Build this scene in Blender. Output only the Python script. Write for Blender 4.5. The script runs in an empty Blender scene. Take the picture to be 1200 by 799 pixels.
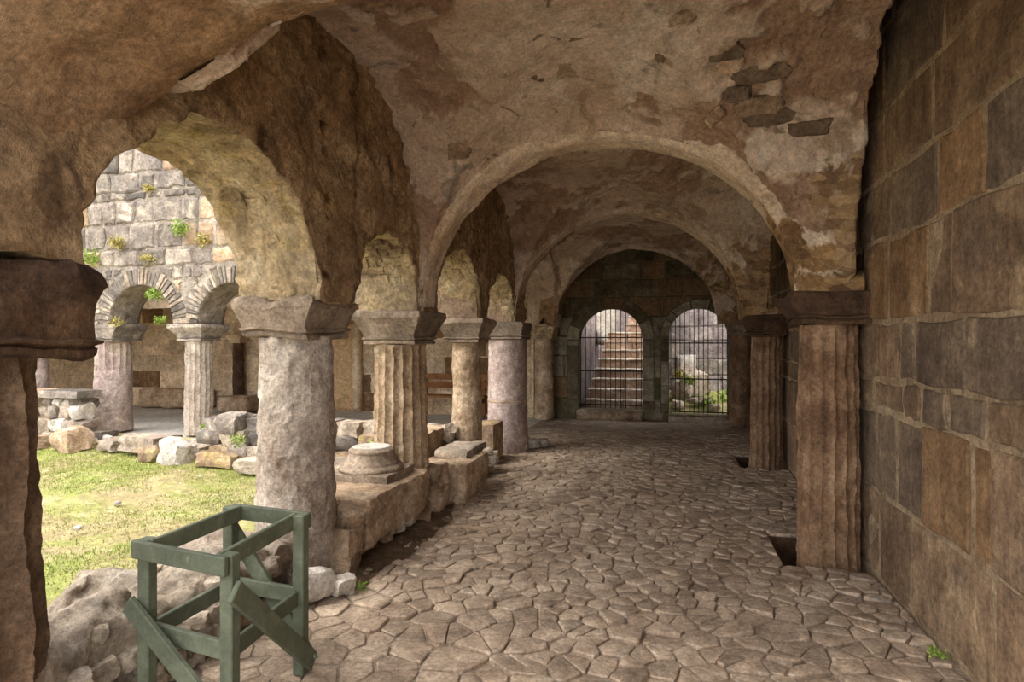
import bpy, math, random
import numpy as np
from mathutils import Vector, Matrix

# ---------------------------------------------------------------- camera, sky, sun, exposure
scene = bpy.context.scene
C = scene.collection
TH = math.atan(180 / 700)
cam_d = bpy.data.cameras.new('camera'); cam = bpy.data.objects.new('camera', cam_d); C.objects.link(cam)
cam_d.sensor_width = 36.0; cam_d.lens = 700 / 1200 * 36.0; cam_d.clip_start = 0.05; cam_d.clip_end = 300
cam.location = (0, 0, 1.6); cam.rotation_euler = (math.pi / 2, 0, TH)
scene.camera = cam

world = bpy.data.worlds.new('overcast_sky'); scene.world = world; world.use_nodes = True
bg = world.node_tree.nodes['Background']
bg.inputs['Color'].default_value = (0.98, 0.98, 1.0, 1); bg.inputs['Strength'].default_value = 1.0
sun_d = bpy.data.lights.new('hazy_sun', 'SUN'); sun = bpy.data.objects.new('hazy_sun', sun_d); C.objects.link(sun)
sun_d.energy = 1.0; sun_d.angle = math.radians(40); sun_d.color = (1.0, 0.95, 0.87)
sun.rotation_euler = Vector((0.62, 0.42, -1.0)).to_track_quat('-Z', 'Y').to_euler()   # from the courtyard side, a little behind
vs = scene.view_settings
vs.view_transform = 'Standard'; vs.look = 'None'; vs.exposure = 1.95; vs.gamma = 1.0; vs.use_curve_mapping = False

R = random.Random(11)
rng = np.random.default_rng(5)

# ---------------------------------------------------------------- noise
def _hash(ix, iy, iz, seed):
    h = (ix.astype(np.int64) * 374761393 + iy.astype(np.int64) * 668265263 + iz.astype(np.int64) * 2147483647 + seed * 1274126177) & 0xFFFFFFFF
    h = ((h ^ (h >> 13)) * 1274126177) & 0xFFFFFFFF
    h = ((h ^ (h >> 16)) * 2246822519) & 0xFFFFFFFF
    h = h ^ (h >> 15)
    return h.astype(np.float64) / 4294967295.0 * 2 - 1
def vnoise(P, seed=0):
    P = np.asarray(P, float); i = np.floor(P); f = P - i; u = f * f * f * (f * (f * 6 - 15) + 10)
    ix, iy, iz = i[:, 0], i[:, 1], i[:, 2]; r = 0
    for dx in (0, 1):
        wx = u[:, 0] if dx else 1 - u[:, 0]
        for dy in (0, 1):
            wy = u[:, 1] if dy else 1 - u[:, 1]
            for dz in (0, 1):
                wz = u[:, 2] if dz else 1 - u[:, 2]
                r = r + wx * wy * wz * _hash(ix + dx, iy + dy, iz + dz, seed)
    return r
def fbm(P, scale, seed=0, octv=3, gain=0.5):
    P = np.asarray(P, float) * scale; r = 0; a = 1.0
    for o in range(octv):
        r = r + a * vnoise(P * 2.03 ** o + 17.3 * o, seed + o * 7); a *= gain
    return r
def warp(V, amp, scale, seed=0, octv=3, gain=0.5):
    V = np.asarray(V, float)
    D = np.stack([fbm(V, scale, seed + 101 * k, octv, gain) for k in range(3)], 1)
    return V + D * amp

# ---------------------------------------------------------------- objects
def mk(name, V, F, mat=None, parent=None, smooth=True, sharp=None):
    me = bpy.data.meshes.new(name)
    me.from_pydata([tuple(v) for v in np.asarray(V, float)], [], [tuple(int(i) for i in f) for f in F])
    me.update()
    if smooth: me.polygons.foreach_set('use_smooth', [True] * len(me.polygons))
    if smooth and sharp: me.set_sharp_from_angle(angle=math.radians(sharp))
    return link(name, me, mat, parent)
def link(name, me, mat=None, parent=None):
    o = bpy.data.objects.new(name, me); C.objects.link(o)
    if mat is not None:
        if len(me.materials) == 0: me.materials.append(mat)
        elif me.materials[0] != mat:
            o.material_slots[0].link = 'OBJECT'; o.material_slots[0].material = mat
    if parent is not None: o.parent = parent
    return o
def empty(name, loc=(0, 0, 0), rz=0):
    o = bpy.data.objects.new(name, None); C.objects.link(o); o.location = loc; o.rotation_euler = (0, 0, rz); o.empty_display_size = 0.1
    return o
def tag(o, label=None, cat=None, group=None, kind=None):
    if label: o['label'] = label
    if cat: o['category'] = cat
    if group: o['group'] = group
    if kind: o['kind'] = kind
    return o
def grid_faces(nu, nv, off=0, flip=False, closed_v=False):
    F = []
    for i in range(nu - 1):
        for j in range(nv if closed_v else nv - 1):
            j2 = (j + 1) % nv
            q = (off + i * nv + j, off + i * nv + j2, off + (i + 1) * nv + j2, off + (i + 1) * nv + j)
            F.append(q[::-1] if flip else q)
    return F
class MB:
    def __init__(s): s.V = []; s.F = []
    def add(s, V, F):
        o = len(s.V); s.V += [tuple(v) for v in V]; s.F += [tuple(i + o for i in f) for f in F]
    def box(s, lo, hi):
        x0, y0, z0 = lo; x1, y1, z1 = hi
        s.add([(x0,y0,z0),(x1,y0,z0),(x1,y1,z0),(x0,y1,z0),(x0,y0,z1),(x1,y0,z1),(x1,y1,z1),(x0,y1,z1)],
              [(0,3,2,1),(4,5,6,7),(0,1,5,4),(1,2,6,5),(2,3,7,6),(3,0,4,7)])
    def bar(s, a, b, w, h, up=(0, 0, 1)):
        a = Vector(a); b = Vector(b); d = (b - a).normalized(); up = Vector(up)
        sx = d.cross(up).normalized(); uz = sx.cross(d).normalized(); V = []
        for p in (a, b):
            for i, j in ((-1,-1),(1,-1),(1,1),(-1,1)): V.append(p + sx * (i * w / 2) + uz * (j * h / 2))
        s.add(V, [(0,1,2,3),(7,6,5,4),(0,4,5,1),(1,5,6,2),(2,6,7,3),(3,7,4,0)])
    def build(s, name, mat, parent=None, smooth=False): return mk(name, s.V, s.F, mat, parent, smooth)
def subbox(lo, hi, step):
    """box surface divided into cells of about step; welded"""
    lo = np.array(lo, float); hi = np.array(hi, float); n = np.maximum(1, np.round((hi - lo) / step).astype(int))
    idx = {}; V = []; F = []
    def vid(i, j, k):
        if (i, j, k) not in idx:
            idx[(i, j, k)] = len(V); V.append(lo + (hi - lo) * np.array([i / n[0], j / n[1], k / n[2]]))
        return idx[(i, j, k)]
    for a, b, c in ((0, 1, 2), (1, 2, 0), (2, 0, 1)):
        for side in (0, n[c]):
            for i in range(n[a]):
                for j in range(n[b]):
                    q = []
                    for di, dj in ((0, 0), (1, 0), (1, 1), (0, 1)):
                        t = [0, 0, 0]; t[a] = i + di; t[b] = j + dj; t[c] = side; q.append(vid(*t))
                    F.append(q if side else q[::-1])
    return np.array(V), F
def rough_box(name, lo, hi, step, amp, scale, mat, parent=None, seed=0, rnd=0.0, octv=3, sharp=None, rot=0):
    V, F = subbox(lo, hi, step)
    c = (np.array(lo) + np.array(hi)) / 2; h = (np.array(hi) - np.array(lo)) / 2
    if rnd:
        U = (V - c); r = min(rnd, h.min() * .9); K = np.sign(U) * np.maximum(np.abs(U) - (h - r), 0)
        L = np.linalg.norm(K, axis=1, keepdims=True) + 1e-9
        core = np.sign(U) * np.minimum(np.abs(U), h - r); V = c + core + K / L * np.minimum(L, r)
    if rot:
        ca, sa = math.cos(rot), math.sin(rot); U = V - c
        V = c + np.stack([U[:,0]*ca - U[:,1]*sa, U[:,0]*sa + U[:,1]*ca, U[:,2]], 1)
    V = warp(V, amp, scale, seed, octv)
    return mk(name, V, F, mat, parent, True, sharp)

# ---------------------------------------------------------------- materials
def col(h):
    h = h.lstrip('#'); c = [int(h[i:i+2], 16) / 255 for i in (0, 2, 4)]
    return tuple((x / 12.92 if x <= .04045 else ((x + .055) / 1.055) ** 2.4) for x in c) + (1,)
def stone(name, cols, scale=2.0, bump=0.5, fine=38.0, rnd=0.25, patches=(), streak=0.0, rough=0.92, bdist=0.02, det=8, gritty=1.0, expose=None, worn=None):
    m = bpy.data.materials.new(name); m.use_nodes = True; t = m.node_tree; N = t.nodes; L = t.links
    b = N['Principled BSDF']; b.inputs['Roughness'].default_value = rough; b.inputs['Specular IOR Level'].default_value = 0.2
    geo = N.new('ShaderNodeNewGeometry'); oi = N.new('ShaderNodeObjectInfo')
    def noise(sc, detail=6, rg=.6, vec=None, dist=0.0):
        n = N.new('ShaderNodeTexNoise'); n.inputs['Scale'].default_value = sc; n.inputs['Detail'].default_value = detail
        n.inputs['Roughness'].default_value = rg; n.inputs['Distortion'].default_value = dist
        L.new(vec if vec is not None else geo.outputs['Position'], n.inputs['Vector']); return n
    def math_(op, a, bb, clamp=False):
        n = N.new('ShaderNodeMath'); n.operation = op; n.use_clamp = clamp
        for i, v in enumerate((a, bb)):
            if isinstance(v, (int, float)): n.inputs[i].default_value = v
            else: L.new(v, n.inputs[i])
        return n.outputs[0]
    r = math_('FRACT', math_('ADD', oi.outputs['Random'], geo.outputs['Random Per Island']), 0)
    n1 = noise(scale, det, .65, dist=.3)
    ramp = N.new('ShaderNodeValToRGB'); e = ramp.color_ramp.elements
    k = len(cols)
    for i, cc in enumerate(cols):
        p = .3 + .4 * i / max(1, k - 1)
        if i < 2: e[i].position = p; e[i].color = col(cc)
        else: q = e.new(p); q.color = col(cc)
    L.new(n1.outputs['Fac'], ramp.inputs['Fac']); c = ramp.outputs['Color']
    for pi, (pc, ps, thr, soft, amt) in enumerate(patches):
        off = N.new('ShaderNodeVectorMath'); off.operation = 'ADD'; off.inputs[1].default_value = (7.3 * pi + 3, 1.7 * pi, 5.1 * pi + 2)
        L.new(geo.outputs['Position'], off.inputs[0])
        np_ = noise(ps, 7, .62, off.outputs[0], .6)
        mr = N.new('ShaderNodeMapRange'); mr.inputs['From Min'].default_value = thr - soft; mr.inputs['From Max'].default_value = thr + soft
        mr.inputs['To Max'].default_value = amt
        L.new(np_.outputs['Fac'], mr.inputs['Value'])
        mx = N.new('ShaderNodeMix'); mx.data_type = 'RGBA'; mx.inputs['B'].default_value = col(pc)
        L.new(mr.outputs['Result'], mx.inputs['Factor']); L.new(c, mx.inputs['A']); c = mx.outputs['Result']
    if worn:                                                      # rough backing where the top coat has flaked off (stored with the relief)
        at = N.new('ShaderNodeAttribute'); at.attribute_name = 'worn'
        nw2 = noise(5, 6, .7); rp2 = N.new('ShaderNodeValToRGB'); rp2.color_ramp.elements[0].position = .35; rp2.color_ramp.elements[1].position = .65
        rp2.color_ramp.elements[0].color = col(worn[0]); rp2.color_ramp.elements[1].color = col(worn[1]); L.new(nw2.outputs['Fac'], rp2.inputs['Fac'])
        mx = N.new('ShaderNodeMix'); mx.data_type = 'RGBA'; L.new(at.outputs['Fac'], mx.inputs['Factor']); L.new(c, mx.inputs['A']); L.new(rp2.outputs['Color'], mx.inputs['B']); c = mx.outputs['Result']
    if expose:                                                    # masonry laid bare where the plaster has fallen from the springers
        sx = N.new('ShaderNodeSeparateXYZ'); L.new(geo.outputs['Position'], sx.inputs[0])
        ne = noise(1.7, 7, .65, None, .8)
        k1 = math_('ADD', ne.outputs['Fac'], math_('MULTIPLY', math_('SUBTRACT', 2.75, sx.outputs['Z']), .16))
        k1 = math_('ADD', k1, math_('MULTIPLY', math_('SUBTRACT', sx.outputs['X'], .2), .09))
        mr = N.new('ShaderNodeMapRange'); mr.inputs['From Min'].default_value = .60; mr.inputs['From Max'].default_value = .64; L.new(k1, mr.inputs['Value'])
        mp2 = N.new('ShaderNodeMapping'); mp2.inputs['Scale'].default_value = (8, 8, 15); L.new(geo.outputs['Position'], mp2.inputs['Vector'])
        wv = N.new('ShaderNodeVectorMath'); wv.operation = 'ADD'; nw = noise(2.5, 3); L.new(mp2.outputs['Vector'], wv.inputs[0]); L.new(nw.outputs['Color'], wv.inputs[1])
        vo = N.new('ShaderNodeTexVoronoi'); vo.inputs['Scale'].default_value = 1.0; L.new(wv.outputs[0], vo.inputs['Vector'])
        rp = N.new('ShaderNodeValToRGB'); rp.color_ramp.elements[0].color = col(expose[0]); rp.color_ramp.elements[1].color = col(expose[2]); q = rp.color_ramp.elements.new(.5); q.color = col(expose[1])
        sc = N.new('ShaderNodeSeparateColor'); L.new(vo.outputs['Color'], sc.inputs[0]); L.new(sc.outputs[0], rp.inputs['Fac'])
        mx = N.new('ShaderNodeMix'); mx.data_type = 'RGBA'; L.new(mr.outputs['Result'], mx.inputs['Factor']); L.new(c, mx.inputs['A']); L.new(rp.outputs['Color'], mx.inputs['B']); c = mx.outputs['Result']
    val = math_('ADD', math_('MULTIPLY', r, rnd * 2), 1 - rnd)
    nf = noise(fine, 6, .78)
    def spread(o_, amt):
        q_ = N.new('ShaderNodeMapRange'); q_.inputs['From Min'].default_value = .34; q_.inputs['From Max'].default_value = .66; q_.clamp = False
        q_.inputs['To Min'].default_value = 1 - amt; q_.inputs['To Max'].default_value = 1 + amt; L.new(o_, q_.inputs['Value']); return math_('MAXIMUM', q_.outputs['Result'], .15)
    val = math_('MULTIPLY', val, spread(nf.outputs['Fac'], .40 * gritty))
    nm_ = noise(fine * .22, 8, .75, None, .5)
    val = math_('MULTIPLY', val, spread(nm_.outputs['Fac'], .34 * gritty))
    npit = noise(fine * .5, 4, .6); pit = N.new('ShaderNodeMapRange'); pit.inputs['From Min'].default_value = .64; pit.inputs['From Max'].default_value = .70; pit.inputs['To Min'].default_value = 1; pit.inputs['To Max'].default_value = 1 - .3 * gritty
    L.new(npit.outputs['Fac'], pit.inputs['Value']); val = math_('MULTIPLY', val, pit.outputs['Result'])
    if streak:
        mp = N.new('ShaderNodeMapping'); mp.inputs['Scale'].default_value = (9, 9, .9); L.new(geo.outputs['Position'], mp.inputs['Vector'])
        ns = noise(1.6, 5, .6, mp.outputs['Vector'])
        val = math_('MULTIPLY', val, math_('ADD', math_('MULTIPLY', ns.outputs['Fac'], 2 * streak), 1 - streak))
    hsv = N.new('ShaderNodeHueSaturation'); L.new(c, hsv.inputs['Color']); L.new(val, hsv.inputs['Value'])
    L.new(hsv.outputs['Color'], b.inputs['Base Color'])
    nb = noise(fine * .35, 8, .72)
    hgt = math_('ADD', math_('MULTIPLY', nf.outputs['Fac'], .45), math_('MULTIPLY', nb.outputs['Fac'], 1.4)); hgt = math_('ADD', hgt, math_('MULTIPLY', pit.outputs['Result'], .5 * gritty))
    bp = N.new('ShaderNodeBump'); bp.inputs['Strength'].default_value = min(1, bump * 1.0); bp.inputs['Distance'].default_value = bdist * 2.2
    L.new(hgt, bp.inputs['Height']); L.new(bp.outputs['Normal'], b.inputs['Normal'])
    return m

M = {}
M['plaster'] = stone('vault_plaster', ['#bda287', '#d8c0a8', '#ecdac6'], 1.1, .7, 40, .0,
    [('#f0e2cf', 1.5, .58, .03, .75), ('#a08468', 2.0, .60, .03, .65), ('#6b543f', 4.5, .66, .02, .75), ('#9a8d7c', 3.6, .63, .02, .75)], bdist=.04, expose=('#8a7054', '#ab8c68', '#c4a67d'), worn=('#a08168', '#c4a68c'), gritty=.62)
M['plaster_arch'] = stone('arch_plaster', ['#c0a583', '#d8c2a6', '#ecdcc6'], 1.4, .6, 40, .0,
    [('#9a7b5a', 2.6, .6, .05, .6)], bdist=.03, expose=('#755a40', '#94754f', '#ad8d62'), gritty=.8)
M['plaster_brown'] = stone('brown_arch_plaster', ['#8f6f51', '#ad8b68', '#c6a986'], 1.2, .8, 34, .0, [('#d8c6ab', 2.2, .63, .03, .7), ('#6b4f37', 2.0, .6, .04, .6)], bdist=.035)
M['lunette'] = stone('hewn_arcade_stone', ['#a07f5d', '#bf9f78', '#d6bd96'], 1.6, .9, 26, .0,
    [('#b89a62', 2.0, .62, .05, .5), ('#5a4330', 4.0, .62, .05, .7)], bdist=.05)
M['ashlar'] = stone('wall_ashlar', ['#634f3d', '#7f6851', '#9b8468'], 2.0, .5, 34, .15,
    [('#bba27e', 2.3, .63, .06, .6), ('#5f4f42', 1.7, .6, .05, .6)], streak=.5, bdist=.02)
M['ashlar_orange'] = stone('wall_ashlar_rust', ['#684f38', '#806447', '#987b5b'], 2.0, .5, 34, .12, [('#c0a580', 2.6, .64, .05, .5)], streak=.45)
M['ashlar_purple'] = stone('wall_ashlar_purple', ['#594a3e', '#70604f', '#89765f'], 2.0, .5, 34, .12, [('#b09a7c', 2.6, .66, .05, .5)], streak=.5)
M['wall_mortar'] = stone('brown_wall_mortar', ['#947c62', '#ad9678', '#c3ad8e'], 3.0, .8, 40, .0, [('#6b5640', 4, .62, .05, .6)], bdist=.025)
M['mortar'] = stone('lime_mortar', ['#a08766', '#b9a17d', '#cfba98'], 3.0, .8, 40, .0, [('#6b5640', 4, .62, .05, .6)], bdist=.025)
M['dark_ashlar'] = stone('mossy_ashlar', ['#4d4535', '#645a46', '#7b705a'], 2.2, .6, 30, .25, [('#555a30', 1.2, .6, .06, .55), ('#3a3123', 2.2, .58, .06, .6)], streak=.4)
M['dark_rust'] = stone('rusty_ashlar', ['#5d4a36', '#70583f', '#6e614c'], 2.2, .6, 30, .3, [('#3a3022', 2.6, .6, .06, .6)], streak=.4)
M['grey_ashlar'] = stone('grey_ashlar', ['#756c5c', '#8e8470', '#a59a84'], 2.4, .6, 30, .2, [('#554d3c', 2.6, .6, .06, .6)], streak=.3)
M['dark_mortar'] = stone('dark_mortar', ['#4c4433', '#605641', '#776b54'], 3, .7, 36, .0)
M['col_grey'] = stone('granite_shaft', ['#b0a090', '#c9baaa', '#dccfc1'], 3.0, .9, 46, .1, [('#7a5f48', 1.3, .56, .08, .5)], bdist=.025)
M['col_tan'] = stone('tan_shaft', ['#947d64', '#b49b7e', '#cfbba0'], 3.0, .7, 40, .1, [('#7c5f42', 1.6, .58, .07, .6)], streak=.3)
M['col_brown'] = stone('brown_fluted_shaft', ['#6c543f', '#886c53', '#a4886c'], 3.0, .6, 40, .1, [('#573e2c', 1.8, .58, .08, .6)], streak=.5)
M['col_dark'] = stone('dark_shaft', ['#5f4b3b', '#77614d', '#927a63'], 3.0, .8, 40, .1, [('#48382c', 1.8, .58, .06, .6)], streak=.5)
M['col_purple'] = stone('mauve_shaft', ['#8d7a72', '#a8958c', '#c0b2a6'], 2.4, .5, 40, .1, [('#c9b7a2', 2.0, .6, .05, .6)], streak=.3)
M['capital'] = stone('capital_stone', ['#80705f', '#9c8a77', '#b8a691'], 3.2, .8, 36, .15, [('#5d4a3b', 2.2, .6, .06, .5)], bdist=.025)
M['capital_dark'] = stone('dark_capital_stone', ['#43322a', '#5a4535', '#74593f'], 3.2, .8, 36, .15, [('#3a2b20', 2.2, .6, .06, .5)], bdist=.025)
M['lichen'] = stone('lichen_stone', ['#ae9774', '#c9b18c', '#decba8'], 3.5, .9, 28, .15, [('#84705c', 2.6, .58, .05, .7), ('#d4bb72', 4, .6, .05, .45)], bdist=.04)
M['springer'] = stone('springer_stone', ['#84695a', '#a38a72', '#c4ae88'], 3.5, .8, 30, .2, [('#cdb673', 2.8, .58, .06, .6)], bdist=.03)
M['cobble'] = stone('cobblestone', ['#857260', '#9f8b77', '#b9a691'], 3.0, .5, 46, .22, [('#b9a894', 1.2, .58, .1, .5), ('#7d7873', 3.0, .68, .03, .6)], bdist=.015)
M['dust'] = stone('sandy_dust', ['#786757', '#958473', '#b3a391'], 1.3, .5, 60, .0, [('#7d6a55', 3, .6, .08, .6)], bdist=.015)
M['earth'] = stone('brown_earth', ['#5b4632', '#705943', '#877059'], 3, .8, 50, .0, [('#8d7a66', 4, .6, .05, .6)], bdist=.03)
M['pit'] = stone('pit_earth', ['#3a2a1e', '#4b3626', '#5d4733'], 4, .6, 40, .0)
M['rubble'] = stone('rubble_stone', ['#9d8c79', '#bbaa96', '#d6c8b5'], 4.0, .8, 30, .28, [('#7f6f66', 1.4, .55, .08, .5)], bdist=.03)
M['rubble_warm'] = stone('warm_rubble_stone', ['#977d63', '#b59b80', '#d1bca2'], 4.0, .8, 30, .25, [('#6c523a', 2.2, .6, .06, .6)], bdist=.03)
M['court'] = stone('courtyard_ashlar', ['#6d635b', '#897e74', '#a89c8d'], 3.0, .7, 30, .42, [('#cdbfa6', 2.6, .6, .05, .6), ('#66635f', 1.8, .58, .07, .6)], streak=.25, bdist=.03)
M['court_warm'] = stone('courtyard_ashlar_warm', ['#8d735a', '#b0957a', '#c9b59a'], 3.0, .7, 30, .3, [('#b79c4a', 2.2, .64, .05, .6)], streak=.25, bdist=.03)
M['court_mortar'] = stone('courtyard_mortar', ['#857a6d', '#a3978a', '#bfb4a5'], 3.0, .8, 34, .0, [('#7d7468', 3, .58, .06, .6), ('#b8a85a', 2.4, .66, .04, .5)], bdist=.03)
M['tan_wall'] = stone('gallery_back_plaster', ['#b39a7c', '#cfb797', '#e4d1b3'], 1.6, .5, 34, .22, [('#cfb896', 1.8, .6, .05, .6)], bdist=.02)
M['door_panel'] = stone('blocked_door_plaster', ['#a98a63', '#bd9f78', '#cbb08a'], 1.6, .4, 34, .1, [('#7d6347', 3.2, .68, .02, .7)])
M['grey_paving'] = stone('grey_paving', ['#aaa499', '#bfb9af', '#cec8be'], 1.2, .3, 50, .0)
M['bounce_pale'] = stone('bounce_pale', ['#cfc5b6', '#dcd3c6', '#e6dfd4'], 1.5, .4, 40, .0, gritty=.5)  # pale colour of the added plane that bounces daylight
M['soil'] = stone('lawn_soil', ['#8a7c55', '#a2936b', '#b8aa84'], 1.4, .6, 60, .0, [('#8a9448', 1.1, .52, .08, .75), ('#c9b991', 3, .62, .05, .7)], bdist=.02)
M['step'] = stone('stair_stone', ['#8f7360', '#ad917d', '#c4ab98'], 3.0, .6, 34, .2, [('#c9b7a4', 3, .6, .05, .6)])
M['step_top'] = stone('stair_nosing', ['#b3a594', '#cfc4b4', '#e0d8cc'], 3.0, .4, 34, .1)
M['yard_wall'] = stone('yard_ashlar', ['#726765', '#8b7f7c', '#a39893'], 2.4, .6, 30, .2, [('#b9aca0', 2.6, .62, .05, .5)])
M['white_stone'] = stone('pale_stone', ['#a89f93', '#c2b9ad', '#d6cec4'], 4, .6, 34, .1)
M['leaf'] = stone('weed_leaf', ['#5f7530', '#7f9640', '#a0ac58'], 6, .1, 40, .35, rough=.7, gritty=.35)
M['leaf_yellow'] = stone('yellow_weed_leaf', ['#857b3c', '#9c9050', '#b3a668'], 6, .1, 40, .35, rough=.7, gritty=.35)
M['grass'] = stone('grass_blade', ['#71803a', '#8b934c', '#a39a66'], 1.1, .1, 40, .3, [('#7a9c36', .9, .55, .08, .75)], rough=.8, gritty=.35)
M['green_paint'] = stone('green_painted_wood', ['#494e3f', '#5a5f4e', '#6d715e'], 5, .35, 60, .12, [('#8b8a76', 7, .68, .03, .6)], rough=.7, bdist=.006, gritty=.35)
M['raw_wood'] = stone('bench_wood', ['#6e4628', '#8a5c36', '#a0744a'], 5, .3, 50, .15, rough=.7, gritty=.35)
M['iron'] = stone('dark_iron', ['#1f1c1a', '#2a2624', '#383230'], 8, .3, 60, .05, rough=.6, gritty=.35)

# ---------------------------------------------------------------- vault geometry
Z0 = 1.9; XC, HW = -0.575, 1.525; XL, XR = -2.1, 0.95
TR = [(1.83, 1.83), (5.16, 4.88), (8.52, 8.32), (12.0, 12.0)]      # arch lines: y at the left column, y at the right column
BW = 0.19
def yT(k, x): a, b = TR[k]; return a + (b - a) * (np.asarray(x) + 2.4) / 3.6
def wall_x(y): return 1.4 + .03 * np.maximum(np.asarray(y, float) - 4.7, 0)
NEXP = 2.35
ceiling = tag(empty('ceiling', (-.5, 7, 3.6)), 'rough plastered groin vaults over the gallery', kind='structure')
def to_parent(o, p):
    o.parent = p; o.matrix_parent_inverse = Matrix.Translation(-Vector(p.location)); return o
def vault_bay(k, nx, ny, rl, rt0, rt1, seed, rn=None):
    t = np.linspace(0, math.pi, nx); xs = XC - HW * np.cos(t); zt = np.sin(t)
    xe = np.linspace(XR, 1.29, 14)[1:]; xs = np.concatenate([[-2.2, -2.15], xs, xe]); zt = np.concatenate([[0, 0], zt, np.zeros(len(xe))])
    s = np.linspace(0, math.pi, ny); cy = np.sign(np.cos(s)) * np.abs(np.cos(s)) ** (2 / NEXP); sy = np.abs(np.sin(s)) ** (2 / NEXP)
    V = []
    for i, x in enumerate(xs):
        y0 = yT(k, x) + BW; y1 = yT(k + 1, x) - BW
        y = (y0 + y1) / 2 - (y1 - y0) / 2 * cy
        e0 = rt0 if rn is None else np.where(s < math.pi / 2, rn, rt0); a = Z0 + (e0 + (rt1 - e0) * np.sin(s)) * zt[i]; b = Z0 + rl * sy
        kk = .07; h = np.clip(.5 + .5 * (a - b) / kk, 0, 1); z = b * (1 - h) + a * h + kk * h * (1 - h)
        z = z - kk * .25 * np.exp(-((a - b) / kk) ** 2)
        if rn is not None:                                            # the first bay starts from the low flat arch, not from a column corner
            q = max(.73 if x < -1.9 else 0, max(0, 1 - abs((x + .4) / 1.85) ** 2.8) ** (1 / 2.8)); z = np.where(s < math.pi / 2, np.maximum(z, Z0 + 1.0 * q + .03), z)
        V.append(np.stack([np.full(ny, x), y, z], 1))
    V = np.array(V); nxx = len(xs)
    skirt = V[-1].copy(); skirt[:, 2] = 4.0                       # the edge beside the right-hand wall is a break with depth
    V = np.concatenate([V, skirt[None]], 0); nxx += 1
    P = V.reshape(-1, 3)
    Q = P.copy(); w = fbm(Q, 1.25, seed + 7, 5, .55) + .25 * fbm(Q, 7, seed + 8, 3); worn = np.clip((w - .10) / .09, 0, 1)
    g = V; du = np.gradient(g, axis=0); dv = np.gradient(g, axis=1); nn = np.cross(du, dv); nn /= np.linalg.norm(nn, axis=2, keepdims=True) + 1e-9
    nn *= np.sign(nn[:, :, 2:3] + 1e-9); nn = nn.reshape(-1, 3)          # points up, into the masonry
    P = warp(P, .030, 1.1, seed, 2); P = warp(P, .014, 4.5, seed + 50, 3, .55)
    rgh = fbm(Q, 13, seed + 60, 3, .6) * (.006 + .010 * worn) - .02 * np.clip(1 - np.abs(fbm(Q, 2.2, seed + 70, 4, .55)) / .05, 0, 1) * .6
    P = P + nn * (.026 * worn + rgh)[:, None]
    # ragged edge next to the wall
    o = mk('vault_bay', P, grid_faces(nxx, ny, flip=True), M['plaster'])
    at = o.data.attributes.new('worn', 'FLOAT', 'POINT'); at.data.foreach_set('value', worn.astype(np.float32))
    return to_parent(o, ceiling)
def vault_z(x, y, k, rl=1.7, rt0=1.42, rt1=1.72):
    y0 = float(yT(k, x)) + BW; y1 = float(yT(k + 1, x)) - BW
    q = abs((y - (y0 + y1) / 2) / ((y1 - y0) / 2)); q = min(q, 1)
    b = Z0 + rl * (1 - q ** NEXP) ** (1 / NEXP); d = (x - XC) / HW
    ss = math.sin(math.acos(min(1, q)))
    a = Z0 + (rt0 + (rt1 - rt0) * ss) * math.sqrt(max(0, 1 - d * d))
    return max(a, b)
BAYS = [(0, 210, 230, 1.70, 1.40, 1.72, 3, 1.12), (1, 150, 160, 1.66, 1.44, 1.66, 13), (2, 100, 110, 1.62, 1.46, 1.60, 23)]
for b in BAYS: vault_bay(*b)
def arch_band(k, rise, seed, y0=None, y1=None, xc=XC, hw=HW, xr=1.36, mat='plaster_arch', n=90, ex=2.0):
    t = np.linspace(0, math.pi, n); px = [xr] + list(xc + hw * np.sign(np.cos(t)) * np.abs(np.cos(t)) ** (2 / ex)) + [-2.24]; pz = [Z0] + list(Z0 + rise * np.sin(t) ** (2 / ex)) + [Z0]
    nx_ = [0.0] + list(np.cos(t)) + [0.0]; nz_ = [1.0] + list(np.sin(t) + .15) + [1.0]
    m = 16; V = []
    for x, z, ax, az in zip(px, pz, nx_, nz_):
        a = (yT(k, x) - BW) if y0 is None else y0; b = (yT(k, x) + BW) if y1 is None else (y1(z) if callable(y1) else y1)
        row = []
        for h in (.34, .22, .1, .04): row.append((x + ax * h, a, z + az * h))
        for j in range(m + 1):
            f = j / m; e = .04 * (max(0, abs(2 * f - 1) - .6) / .4) ** 2
            row.append((x + ax * e, a + (b - a) * f, z + az * e))
        for h in (.04, .1, .22, .34): row.append((x + ax * h, b, z + az * h))
        V.append(row)
    nv = len(V[0]); P = np.array(V).reshape(-1, 3)
    P = warp(P, .022, 1.3, seed, 2); P = warp(P, .010, 6, seed + 9, 3)
    o = mk('transverse_arch', P, grid_faces(len(px), nv), M[mat]); return to_parent(o, ceiling)
arch_band(0, 1.0, 31, 1.25, lambda z: 1.74 + .31 * min(1, max(0, (z - 2.05) / .55)), -.4, 1.85, 1.62, 'plaster_brown', 140, 2.8); arch_band(1, 1.36, 32); arch_band(2, 1.44, 33)
arch_band(3, 1.56, 34, 11.78, 12.36, -.48, 1.66, 1.7, 'lunette')
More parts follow.
